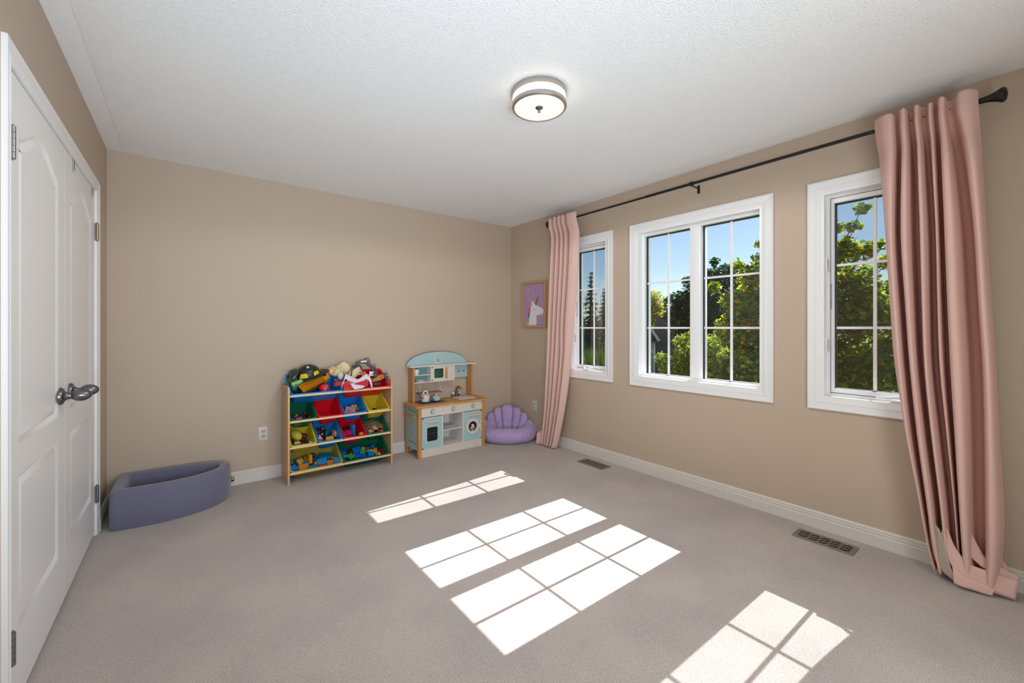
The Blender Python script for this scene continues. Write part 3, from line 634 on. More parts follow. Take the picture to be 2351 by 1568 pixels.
# seven puffed petals fanned over the back: seams (u at the foot, u at the notch, height of the notch) and lobe heights
SEAM = [(.046, .066, .302), (.106, .156, .262), (.150, .228, .200), (.176, .292, .115)]
LOBE = [.350, .318, .266, .195]
def fan(u, v, out):
    lean = 0.42; return (u, 0.070 + lean * (v - 0.06) - 1.15 * u * u - out, v)
def petal(b0, b1, t0, t1, n0, n1, peak):
    L = []; nI, nJ, v0 = 16, 16, 0.060
    for i in range(nI + 1):
        t = i / nI
        if t <= 0.62:
            q = t / 0.62; l = b0 + (t0 - b0) * q; r_ = b1 + (t1 - b1) * q; vl = v0 + (n0 - v0) * q; vr = v0 + (n1 - v0) * q; th = 0.050 * min(1, 0.5 + 2 * q)
        else:
            q = (t - 0.62) / 0.38; e = math.sqrt(max(0.0, 1 - q ** 2.2)); c_ = (t0 + t1) / 2; hw = (t1 - t0) / 2 * max(e, 0.04)
            l, r_ = c_ - hw, c_ + hw; top = peak - (n0 + n1) / 2; vl = n0 + (peak - n0) * q; vr = n1 + (peak - n1) * q; th = 0.050 * max(0.12, e ** 0.7)
        row = []
        for j in range(nJ):
            a = 2 * PI * j / nJ; s_ = (1 - math.cos(a)) / 2; row.append(fan(l + (r_ - l) * s_, vl + (vr - vl) * s_, th * (0.85 if math.sin(a) > 0 else 0.5) * math.copysign(abs(math.sin(a)) ** 0.75, math.sin(a))))
        L.append(row)
    MB().loops(L).build('petal', M['lav'], ch, ang=80)
petal(-SEAM[0][0], SEAM[0][0], -SEAM[0][1], SEAM[0][1], SEAM[0][2], SEAM[0][2], LOBE[0])
for k in range(3):
    (a0, a1, a2), (c0, c1, c2) = SEAM[k], SEAM[k + 1]
    petal(a0, c0, a1, c1, a2, c2, LOBE[k + 1]); petal(-c0, -a0, -c1, -a1, c2, a2, LOBE[k + 1])
for k in range(3):
    for sg in (-1, 1):
        b_, t_, n_ = SEAM[k]; MB().tube([fan(sg * (b_ + (t_ - b_) * q / 8), 0.075 + (n_ - 0.080) * q / 8, 0.010) for q in range(9)], 0.0042, 6).build('piping', M['lavs'], ch)

# ------------------------------------------------------------------ play kitchen (local: x right, y towards the wall, z up)
KX, KY = 1.685, 3.540
kt = thing('play_kitchen', 'mint green and honey pine toy kitchen with clock arch against the back wall', 'toy kitchen', (KX, KY, 0))
KW, KD = 0.752, 0.30
def part(name, m, bx, bevel=0.0015, par=None, seg=1, Mx=None):
    return MB().box(*bx, Mx).build(name, M[m] if isinstance(m, str) else m, par or kt, bevel=bevel, seg=seg)
for x in (0.0, KW - 0.034):
    part('leg', 'pine', (x, x + 0.034, 0.0, 0.034, 0, 0.476)); part('leg', 'pine', (x, x + 0.034, KD - 0.030, KD, 0, 0.476))
ct = part('countertop', 'pinex', (-0.022, KW + 0.026, -0.018, KD + 0.002, 0.477, 0.494), 0.003)
part('control_panel', 'cream', (0.035, KW - 0.035, 0.004, 0.016, 0.384, 0.476))
part('plinth', 'cream', (0.035, KW - 0.035, 0.006, 0.018, 0.002, 0.076))
mb = MB()                                                           # small faint maker's mark, too blurred in the photo to read
for pts in ([(-.028, -.009), (-.028, .007)], [(-.028, .004), (-.020, .009), (-.012, .007), (-.010, .001)], [(-.004, -.004), (.008, -.006), (.012, .000), (.004, .003)], [(.004, .003), (.006, .009), (.016, .010), (.022, .006), (.020, -.002)], [(-.016, -.008), (.0, -.010)]):
    mb.tube([(0.655 + x, 0.0062, 0.032 + z) for x, z in pts], 0.0014, 5)
mb.build('maker_mark', mat('faint grey print', (172, 160, 149), 0.6), kt)
part('cabinet_floor', 'kwhite', (0.0345, KW - 0.0345, 0.0, KD - 0.01, 0.0765, 0.0835))
part('back_board', 'kwhite', (0.035, KW - 0.035, KD - 0.018, KD - 0.010, 0.0835, 0.476))
for x in (0.258, 0.488): part('divider', 'kwhite', (x - 0.0045, x + 0.0045, 0.001, KD - 0.018, 0.0835, 0.383))
sh = part('middle_shelf', 'kwhite', (0.2625, 0.4835, 0.006, KD - 0.018, 0.226, 0.234))
for (x, y, l) in ((0.30, 0.10, 0.05), (0.38, 0.16, 0.06), (0.42, 0.07, 0.07), (0.29, 0.04, 0.05), (0.34, 0.22, 0.06)): part('vent_slot', 'dark', (x, x + l, y, y + 0.008, 0.2341, 0.2345), 0, sh)
# side panels with square vent holes and a towel bar
for side, x in ((0, 0.002), (1, KW - 0.010)):
    sp = part('side_panel', 'mint', (x, x + 0.008, 0.034, KD - 0.030, 0.084, 0.476))
    if side == 0:
        for z in (0.43, 0.13):
            for k in range(4): part('vent_hole', 'dark', (x - 0.0004, x + 0.002, 0.062 + k * 0.052, 0.076 + k * 0.052, z, z + 0.014), 0, sp)
        tb = part('towel_bar', 'pine', (-0.026, -0.012, 0.045, 0.262, 0.382, 0.398), 0.004, None, 2)
        for y in (0.058, 0.240): part('bar_post', 'pine', (-0.014, 0.002, y, y + 0.012, 0.384, 0.396), 0.001, tb)
        part('bottom_rail', 'kwhite', (0.003, 0.012, 0.034, KD - 0.030, 0.076, 0.0835))
# three dials
for x in (0.148, 0.378, 0.610):
    d = thing_part('dial', kt, T(x, 0.004, 0.430) @ R('X', 90))
    MB().lathe([(0, 0), (0.0235, 0), (0.0235, 0.003), (0.021, 0.004), (0, 0.004)], 28).build('dial_ring', mat('dial rim paint', (150, 142, 122), 0.4), d)
    MB().lathe([(0, 0.003), (0.019, 0.003), (0.018, 0.016), (0.016, 0.018), (0, 0.018)], 28).build('dial_knob', M['mint'], d, bevel=0)
    for k in range(3): MB().box(-0.001, 0.001, 0.028, 0.033, 0.0, 0.0005, R('Z', -90 + 90 * k)).build('tick_mark', M['vent'], d)
for x in (0.262, 0.494): MB().cyl((x, 0.004, 0.43), (x, 0.002, 0.43), 0.003, seg=10).build('peg_hole', M['dark'], kt)
def plate_hole(name, m, outer, inner, y0, y1, par, Mx):
    mb = MB(); bm = mb.bm; es = []
    for pl in (outer, inner):
        v = [bm.verts.new((x, y, 0)) for x, y in pl]; es += [bm.edges.new((v[i], v[(i + 1) % len(v)])) for i in range(len(v))]
    f = bmesh.ops.triangle_fill(bm, edges=es, use_beauty=True)
    ext = bmesh.ops.extrude_face_region(bm, geom=[g for g in bm.faces])
    bmesh.ops.translate(bm, verts=[g for g in ext['geom'] if isinstance(g, bmesh.types.BMVert)], vec=(0, 0, y1 - y0))
    bmesh.ops.transform(bm, matrix=Mx, verts=bm.verts)
    return mb.build(name, m, par, ang=30)
XZ = lambda x, y, z: T(x, y, z) @ R('X', 90)        # plane facing the room: (u,v,out) -> (x, z, -y)
# oven door
ov = plate_hole('oven_door', M['mint'], rrect(0.218, 0.294, 0.002, 1), rrect(0.112, 0.132, 0.018, 5, 0, -0.015), 0, 0.009, kt, XZ(0.147, 0.012, 0.2315))
part('oven_glass', glass('smoked toy glass', (0.50, 0.51, 0.52), 0.05), (0.085, 0.209, 0.009, 0.011, 0.145, 0.29), 0, ov)
part('oven_rack', 'kwhite', (0.05, 0.245, 0.03, 0.25, 0.212, 0.217), 0)
dh = part('door_handle', 'dowel', (0.084, 0.206, -0.022, -0.010, 0.333, 0.347), 0.003, ov, 2)
for x in (0.095, 0.187): part('handle_post', 'dowel', (x, x + 0.010, -0.012, 0.004, 0.336, 0.344), 0, ov)
for z in (0.366, 0.084): part('hinge', 'nickel', (0.037, 0.055, 0.0, 0.004, z, z + 0.010), 0.001, ov)
# washing machine door
wd = part('washer_door', 'mint', (0.494, 0.717, 0.003, 0.012, 0.085, 0.378))
part('door_handle', 'dowel', (0.556, 0.682, -0.020, -0.008, 0.333, 0.347), 0.003, wd, 2)
for x in (0.566, 0.662): part('handle_post', 'dowel', (x, x + 0.010, -0.010, 0.003, 0.336, 0.344), 0, wd)
RG = plate_hole('porthole_ring', M['cream'], circ(0.079, 36), circ(0.051, 30), 0, 0.010, wd, XZ(0.598, 0.002, 0.226))
pw_ = MB().prism(circ(0.0515, 30), 0, 0.003, XZ(0.598, 0.003, 0.226)).build('porthole_window', mat('dark porthole print', (36, 30, 30), 0.25), wd)
for (u, v, r_, c) in ((0.006, 0.004, 0.014, 'white'), (-0.006, 0.016, 0.006, 'white'), (-0.010, 0.002, 0.005, 'white'), (-0.016, -0.018, 0.009, 'white'), (0.010, -0.018, 0.009, 'white'), (0.028, -0.022, 0.013, 'grey'), (0.0, -0.040, 0.010, 'teal')):
    MB().prism(circ(r_, 14, u, v), 0.003, 0.0036, XZ(0.598, 0.003, 0.226)).build('bubble', M['p_' + c] if c != 'teal' else M['mint'], pw_)
MB().prism([(-0.045, -0.022), (-0.020, -0.026), (0.008, -0.026), (0.0, -0.036), (-0.030, -0.040)], 0.003, 0.0034, XZ(0.598, 0.003, 0.226)).build('sock', M['p_maroon'], pw_)
for z in (0.252, 0.172): part('porthole_hinge', 'cream', (0.684, 0.708, -0.010, 0.003, z, z + 0.022), 0.002, wd)
part('porthole_tab', 'cream', (0.672, 0.708, -0.006, 0.003, 0.205, 0.242), 0.002, wd)
for z in (0.366, 0.086): part('hinge', 'nickel', (0.700, 0.716, 0.0, 0.004, z, z + 0.010), 0.001, wd)
# stove plate, burners
hob = part('stove_plate', mat('black stove plate', (40, 38, 40), 0.35), (0.075, 0.345, 0.082, 0.235, 0.494, 0.4965))
for bx_, by_ in ((0.152, 0.160), (0.268, 0.152)):
    b = thing_part('burner', kt, T(bx_, by_, 0.4965))
    MB().lathe([(0, 0), (0.030, 0), (0.028, 0.005), (0.012, 0.006), (0, 0.006)], 20).build('burner_cap', M['p_teal'], b)
    for k in range(4): MB().box(-0.003, 0.003, 0.010, 0.040, 0.003, 0.009, R('Z', 45 + 90 * k)).build('grate_arm', M['charc'] if 'charc' in M else M['p_charcoal'], b, bevel=0.001, seg=1)
# sink basin with rolled rim
L = [[(x, y, z) for x, y in rrect(0.200 - 2 * i, 0.165 - 2 * i, max(0.003, 0.012 - i * 0.3))] for i, z in ((0.010, -0.002), (0, 0.0005), (0, 0.004), (0.004, 0.006), (0.010, 0.0052), (0.016, 0.003), (0.024, 0.0012))]
MB().loops(L, True, True, Mx=T(0.602, 0.168, 0.494)).build('sink', mat('white sink plastic', (222, 212, 214), 0.3), kt)
f = thing_part('faucet', kt, T(0.572, 0.270, 0.494))
MB().tube([(0, 0, 0), (0, 0, 0.06), (0.0, -0.002, 0.085), (0.006, -0.010, 0.102), (0.014, -0.022, 0.106), (0.022, -0.034, 0.098), (0.026, -0.040, 0.082)], [0.013, 0.012, 0.0115, 0.011, 0.0105, 0.010, 0.010], 12).build('spout', M['oldbrass'] if 'oldbrass' in M else mat('bronze faucet plastic', (120, 92, 58), 0.35, 0.4), f)
for u, c in ((-0.042, 'white'), (0.034, 'mint')):
    MB().lathe([(0, 0), (0.012, 0), (0.010, 0.034), (0, 0.034)], 14, T(u, 0.006, 0)).build('tap_stem', mat('bronze tap stem', (110, 92, 62), 0.4, 0.3), f)
    MB().lathe([(0, 0.033), (0.013, 0.033), (0.013, 0.052), (0.011, 0.055), (0, 0.055)], 16, T(u, 0.006, 0)).build('tap_knob', M['kwhite'] if c == 'white' else M['mint'], f)
# upper structure
UY = 0.200
for x in (0.040, 0.715): part('upright', 'pine', (x, x + 0.016, UY, KD, 0.494, 0.842))
part('top_shelf', 'kwhite', (0.004, 0.762, UY - 0.012, KD, 0.842, 0.853), 0.002)
ap = [(0.360 + 0.347 * math.cos(PI * k / 40), 0.853 + 0.131 * math.sin(PI * k / 40)) for k in range(41)]
ar = MB().prism(ap, 0, 0.009, XZ(0, KD - 0.003, 0)).build('arch_panel', M['mint'], kt, bevel=0.0015, seg=1)
rim = MB().tube([(x, KD - 0.0085, z) for x, z in ap], 0.0042, 6).build('arch_edge', mat('grey arch edge', (112, 124, 122), 0.5), kt)
ck = thing_part('clock', kt, XZ(0.362, KD - 0.0125, 0.915))
plate_hole('clock_rim', mat('pale yellow clock rim', (208, 204, 170), 0.5), circ(0.057, 36), circ(0.047, 32), 0, 0.004, ck, Matrix.Identity(4))
for ang, l, wd_ in ((180, 0.036, 0.004), (155, 0.022, 0.005)): MB().box(-wd_ / 2, wd_ / 2, -0.004, l, 0.003, 0.006, R('Z', ang)).build('clock_hand', mat('grey clock hand', (96, 124, 128), 0.5), ck)
MB().lathe([(0, 0), (0.008, 0), (0.008, 0.008), (0, 0.009)], 14).build('clock_hub', M['cream'], ck)
# left cubby and microwave box
part('cubby_floor', 'kwhite', (0.056, 0.508, UY, KD, 0.684, 0.692)); part('cubby_shelf', 'kwhite', (0.056, 0.232, UY + 0.003, KD - 0.008, 0.757, 0.764))
part('cubby_wall', 'kwhite', (0.232, 0.240, UY, KD - 0.004, 0.692, 0.842)); part('cubby_wall', 'kwhite', (0.500, 0.508, UY, KD - 0.004, 0.692, 0.842))
part('cubby_back', 'mintd', (0.056, 0.500, KD - 0.008, KD - 0.001, 0.692, 0.842), 0)
mw = plate_hole('microwave_door', M['cream'], rrect(0.184, 0.148, 0.002, 1), rrect(0.104, 0.096, 0.010, 4, -0.010, 0.002), 0, 0.008, kt, XZ(0.333, UY + 0.010, 0.767))
part('microwave_glass', glass('green smoked glass', (0.62, 0.80, 0.75), 0.05), (0.270, 0.385, UY + 0.006, UY + 0.008, 0.715, 0.822), 0, mw)
part('microwave_handle', 'pine', (0.396, 0.412, UY - 0.016, UY + 0.002, 0.712, 0.826), 0.005, mw, 2)
mp = part('microwave_panel', 'cream', (0.427, 0.499, UY + 0.002, UY + 0.010, 0.693, 0.841))
part('display', mat('pale blue display print', (190, 204, 214), 0.5), (0.445, 0.482, UY + 0.0012, UY + 0.002, 0.804, 0.822), 0, mp)
for z in (0.782, 0.764, 0.746, 0.728): MB().prism(circ(0.006, 14), 0, 0.001, XZ(0.463, UY + 0.002, z)).build('button', mat('pale button print', (206, 176, 164), 0.5), mp)
for z in (0.824, 0.698): part('hinge', 'nickel', (0.242, 0.258, UY - 0.001, UY + 0.003, z, z + 0.008), 0.001, mw)
tp = part('hook_panel', 'mint', (0.508, 0.714, KD - 0.018, KD - 0.010, 0.700, 0.842))
for x in (0.600, 0.660):
    MB().tube([(x, KD - 0.018, 0.768), (x, KD - 0.034, 0.762), (x + 0.004, KD - 0.040, 0.772), (x + 0.006, KD - 0.036, 0.782)], 0.0045, 8).build('hook', M['brass'], kt)
# hanging slatted rack on four strings
rk = thing_part('hanging_rack', kt, T(0.235, 0.248, 0.575))
for x in (-0.125, 0.113): MB().box(x, x + 0.012, -0.045, 0.045, -0.006, 0.006).build('rack_rail', M['walnut'], rk, bevel=0.001, seg=1)
for y in (-0.036, -0.006, 0.024): MB().box(-0.115, 0.115, y, y + 0.014, 0.000, 0.005).build('slat', M['walnut'], rk, bevel=0.001, seg=1)
for sx in (-1, 1):
    for sy in (-1, 1): MB().tube([(sx * 0.118, sy * 0.040, 0.0), (sx * 0.105, sy * 0.012, 0.109)], 0.0016, 6).build('string', M['kwhite'], rk)
# things standing on the kitchen
pot = thing('toy_pot', 'white toy pot with mint lid and arched handle on the left burner', 'toy pot', (KX + 0.152, KY + 0.160, 0.5056))
MB().lathe([(0, 0), (0.036, 0), (0.040, 0.006), (0.042, 0.062), (0.040, 0.064), (0, 0.064)], 26).build('pot_body', M['kwhite'], pot)
MB().lathe([(0, 0.0), (0.0405, 0.0), (0.041, 0.006), (0, 0.006)], 26).build('base_band', M['mint'], pot)
MB().lathe([(0, 0.0642), (0.045, 0.0642), (0.046, 0.070), (0.040, 0.075), (0.02, 0.078), (0, 0.079)], 26).build('lid', M['mint'], pot)
MB().tube([(0.022 * math.cos(PI * k / 10), -0.004 * math.cos(PI * k / 10), 0.076 + 0.026 * math.sin(PI * k / 10)) for k in range(11)], 0.007, 10).build('lid_handle', M['kwhite'], pot)
for sg in (-1, 1): MB().tube([(sg * 0.040, -0.008, 0.042), (sg * 0.053, -0.010, 0.045), (sg * 0.056, 0.002, 0.045), (sg * 0.053, 0.012, 0.045), (sg * 0.040, 0.010, 0.042)], 0.0055, 8, R('Z', 30)).build('side_handle', M['walnut'], pot)
pan = thing('toy_pan', 'low mint green lidded toy pan with white knob on the right burner', 'toy pan', (KX + 0.268, KY + 0.152, 0.5056))
MB().lathe([(0, 0), (0.036, 0), (0.041, 0.006), (0.042, 0.026), (0, 0.026)], 26).build('pan_body', M['mint'], pan)
MB().lathe([(0, 0.0262), (0.043, 0.0262), (0.042, 0.032), (0.030, 0.043), (0.012, 0.048), (0, 0.049)], 26).build('lid', M['mint'], pan)
MB().ball((0, 0, 0.056), 0.009, seg=12).build('lid_knob', M['kwhite'], pan)
MB().tube([(-0.038, -0.016, 0.016), (-0.050, -0.030, 0.018), (-0.058, -0.040, 0.018)], 0.006, 8).build('pan_handle', M['walnut'], pan)
cup = thing('toy_cup', 'small white speckled toy cup on the upper cubby shelf of the toy kitchen', 'toy cup', (KX + 0.090, KY + 0.236, 0.7645))
MB().lathe([(0, 0), (0.018, 0), (0.020, 0.004), (0.025, 0.016), (0.028, 0.034), (0.0275, 0.054), (0.025, 0.054), (0.024, 0.020), (0, 0.012)], 22).build('cup_body', M['kwhite'], cup)
for k in range(10):
    a = k * 2.4; z = 0.018 + 0.0035 * (k % 9); MB().ball((0.0275 * math.cos(a), 0.0275 * math.sin(a), z + 0.006), 0.0022, seg=6).build('speckle', mat('grey speckle', (170, 168, 180), 0.5) if k == 0 else bpy.data.materials['grey speckle'], cup)
pl = thing('toy_plate', 'white toy plate lying in the lower cubby of the toy kitchen', 'toy plate', (KX + 0.135, KY + 0.246, 0.6925))
MB().lathe([(0, 0), (0.030, 0), (0.040, 0.006), (0.047, 0.013), (0.0475, 0.016), (0.044, 0.015), (0.032, 0.006), (0, 0.004)], 30).build('dish', M['kwhite'], pl)
MB().lathe([(0.0465, 0.0145), (0.0485, 0.0150), (0.0485, 0.0168), (0.0465, 0.0172)], 30).build('rim', mat('grey plate rim', (182, 182, 190), 0.4), pl)

# ------------------------------------------------------------------ toy organizer
SX0, SX1, SY0, SY1 = 0.608, 1.452, 3.582, 3.852
org = thing('toy_organizer', 'pale wooden toy bin organizer with four rows of tilted plastic bins', 'toy organizer', (SX0, SY0, 0))
for k, x in enumerate((0.0, SX1 - SX0 - 0.014)):
    # side board: rounded top corners, oval hand hole near the top front, slightly narrower at the foot
    o1 = [(0, 0), (0.256, 0), (0.266, 0.735), (0.255, 0.760), (0.235, 0.768), (0.020, 0.768), (0.005, 0.762), (0, 0.748)]
    plate_hole('side_board', M['maple'], o1, rrect(0.085, 0.042, 0.018, 4, 0.165, 0.715)[::-1], 0, 0.014, org, T(x, 0, 0) @ Matrix(((0, 0, 1, 0), (1, 0, 0, 0), (0, 1, 0, 0), (0, 0, 0, 1))))
RZ = [0.693, 0.490, 0.286, 0.083]; xi0, xi1 = 0.0142, SX1 - SX0 - 0.0142
for z in RZ:
    part('front_rail', 'dowel', (xi0, xi1, 0.001, 0.011, z - 0.0085, z + 0.0085), 0.003, org, 2)
    part('back_rail', 'dowel', (xi0, xi1, 0.2545, 0.2620, z + 0.127, z + 0.143), 0.003, org, 2)
part('instruction_sheet', mat('printed white paper', (196, 190, 184), 0.7, vary=(260, 0.12)), (xi1 - 0.0012, xi1 - 0.0002, 0.045, 0.150, 0.36, 0.50), 0, org)
part('instruction_sheet', mat('printed white paper', (196, 190, 184), 0.7), (xi1 - 0.0012, xi1 - 0.0002, 0.045, 0.085, 0.28, 0.33), 0, org)
TH = 30.0
BINL, BIND = 0.285, 0.148
BIN = {}
def make_bin(key, x0, x1, row, col, lab):
    w_ = x1 - x0; Mx = T((x0 + x1) / 2, SY0 + 0.001, RZ[row] + 0.0135) @ R('X', TH)
    b = thing('toy_bin', lab, 'bin', Mx, 'plastic bins in the toy organizer')
    def rr(ins, z, r=0.026, ty=0.0): return [(x, y + BINL / 2, z) for x, y in rrect(w_ - 2 * ins, BINL - 2 * ins, max(0.006, r), 5)]
    def taper(t, extra, z): return [(x, y + BINL / 2 + 0.019 * t, z) for x, y in rrect(w_ - 2 * (0.012 + extra) - 0.052 * t, BINL - 2 * (0.012 + extra) - 0.080 * t, 0.024, 5)]
    D = BIND
    L = [taper(1, 0.004, -D), taper(1, 0, -D + 0.004), taper(0, 0, -0.012), rr(0.0015, -0.012), rr(0.0, -0.010), rr(0.0, -0.003), rr(0.003, 0.0), rr(0.009, 0.0), taper(0, 0.003, -0.004), taper(1, 0.003, -D + 0.006), taper(1, 0.007, -D + 0.003)]
    MB().loops(L, True, True).build('tub', M['p_' + col], b, ang=40)
    BIN[key] = Mx; return b
A0 = SX0 + 0.0155; A4 = SX1 - 0.0155; q = (A4 - A0) / 4; g_ = 0.0012
XS = [A0 + k * q for k in range(5)]
def bx(i, j): return XS[i] + g_, XS[j] - g_
make_bin('1a', *bx(0, 2), 0, 'blue', 'wide blue bin in the top row, heaped with a helmet and a dump truck')
make_bin('1b', *bx(2, 4), 0, 'red', 'wide red bin in the top row, heaped with clothes and an excavator')
for k, (c, l) in enumerate((('green', 'small green bin in the second row from the top, leftmost of that row'), ('red', 'small red bin in the second row from the top, nearly empty'), ('blue', 'small blue bin in the second row from the top, holding a pink box'), ('yellow', 'small yellow bin in the second row from the top, by the right side board'))): make_bin('2' + 'abcd'[k], *bx(k, k + 1), 1, c, l)
for k, (c, l) in enumerate((('yellow', 'small yellow bin in the third row, holding a spotted yellow egg'), ('blue', 'small blue bin in the third row, filled with toy cars'), ('red', 'small red bin in the third row, holding a long studded blue brick'), ('green', 'small green bin in the third row, holding alphabet blocks'))): make_bin('3' + 'abcd'[k], *bx(k, k + 1), 2, c, l)
make_bin('4a', *bx(0, 2), 3, 'olive', 'wide olive yellow bin in the bottom row, full of building bricks')
make_bin('4b', *bx(2, 4), 3, 'green', 'wide dark green bin in the bottom row, full of building bricks')

# ------------------------------------------------------------------ measured toy positions (bin frame) and side profiles
EXB = [(1.1959, 0.9167), (1.2137, 0.9374), (1.2554, 0.9423), (1.2886, 0.9386), (1.2993, 0.9229), (1.2811, 0.9092), (1.2554, 0.9045), (1.2018, 0.9059)]
EXL = [(1.2643, 0.9165), (1.2884, 0.9137), (1.342, 0.8787), (1.3684, 0.8278), (1.3731, 0.7874), (1.3451, 0.7864), (1.3251, 0.8368), (1.2991, 0.872), (1.2643, 0.9059)]
EXK = [(1.1492, 0.8918), (1.1783, 0.9057), (1.1901, 0.9305), (1.2063, 0.9276), (1.2033, 0.9103), (1.193, 0.8944), (1.1959, 0.8837), (1.1886, 0.8617), (1.1666, 0.8735), (1.1521, 0.8774)]
EXH = [(1.2509, 0.9441), (1.2735, 0.9558), (1.2947, 0.9527), (1.3039, 0.9339), (1.3039, 0.908)]
EXO = [(1.2935, 0.7546), (1.3206, 0.7744), (1.3572, 0.7927), (1.4004, 0.8048), (1.4066, 0.7699), (1.3664, 0.7527), (1.2995, 0.7431)]
EXC = [(1.4029, 0.8072), (1.4148, 0.8125), (1.4399, 0.8138), (1.4526, 0.7982), (1.4548, 0.7735), (1.4399, 0.7648), (1.4092, 0.7632)]
EXT = [(1.2876, 0.7398), (1.3358, 0.7499), (1.3601, 0.7443), (1.3638, 0.7184), (1.3479, 0.7078), (1.2936, 0.7155)]
EXU = [(1.4016, 0.7404), (1.436, 0.7437), (1.4423, 0.7218), (1.4172, 0.7147), (1.4032, 0.719)]
EXV = [(1.3572, 0.7849), (1.3864, 0.7936), (1.3911, 0.7711), (1.3618, 0.7613)]
HELM = [0.7847, 3.735, 0.8379]
TRK = [(-0.102, 0.014, 0.01), (0.084, 0.115, 0.035), (0.011, 0.161, 0.05), (-0.133, 0.079, 0.025)]
TRC = [(0.11, 0.109, 0.03)]
BALL = [(0.065, 0.051, -0.01)]
PGR = [(-0.179, 0.092, 0.03), (-0.008, 0.164, 0.045), (-0.168, 0.116, -0.03)]
CLO = [(-0.167, 0.198, 0.02), (-0.172, 0.194, -0.02)]
HORN = [(0.145, 0.224, 0.04), (0.062, 0.177, 0.045)]
BAGA = [(-0.153, 0.251, 0.045)]
BAGB = [(-0.085, 0.163, 0.05)]
GLV = [(-0.195, 0.165, 0.03)]
STRAP = [(-0.165, 0.12, 0.09), (-0.141, 0.164, 0.1), (-0.121, 0.216, 0.095), (-0.095, 0.251, 0.08), (-0.096, 0.204, 0.08)]
DRA = [(-0.197, 0.072, 0.012), (-0.165, 0.075, 0.035), (-0.123, 0.062, 0.03), (-0.083, 0.049, 0.035), (-0.037, 0.051, 0.04), (0.016, 0.067, 0.03)]
DRB = [(-0.22, -0.04, 0.016), (-0.187, -0.041, 0.018), (-0.146, -0.031, 0.016), (-0.098, -0.019, 0.014), (-0.05, -0.011, 0.012), (-0.006, -0.006, 0.012)]
TRI = [(-0.219, 0.02, 0.03), (-0.199, 0.056, 0.035), (-0.18, 0.1, 0.05), (-0.164, 0.106, 0.06), (-0.141, 0.092, 0.05), (-0.115, 0.062, 0.045), (-0.087, 0.041, 0.045), (-0.045, 0.063, 0.055), (-0.002, 0.083, 0.06), (0.019, 0.064, 0.055), (0.025, 0.034, 0.035), (0.027, -0.012, 0.02)]
WHA = [(-0.164, 0.018, 0.045), (-0.126, 0.022, 0.05), (-0.096, 0.005, 0.04), (-0.039, -0.011, 0.03)]
WHB = [(-0.143, -0.012, 0.03), (-0.127, -0.038, 0.025), (-0.092, -0.032, 0.025), (-0.043, -0.016, 0.025)]
REDS = [(-0.273, 0.058, 0.02), (-0.254, 0.044, 0.035), (-0.209, 0.05, 0.03)]
REDT = [(-0.263, 0.105, 0.03), (-0.253, 0.088, 0.045), (-0.245, 0.048, 0.035)]
CARDS = [(-0.011, 0.222, 0.01), (0.072, 0.165, 0.03)]
GEAR = [(0.02, 0.201, 0.0)]
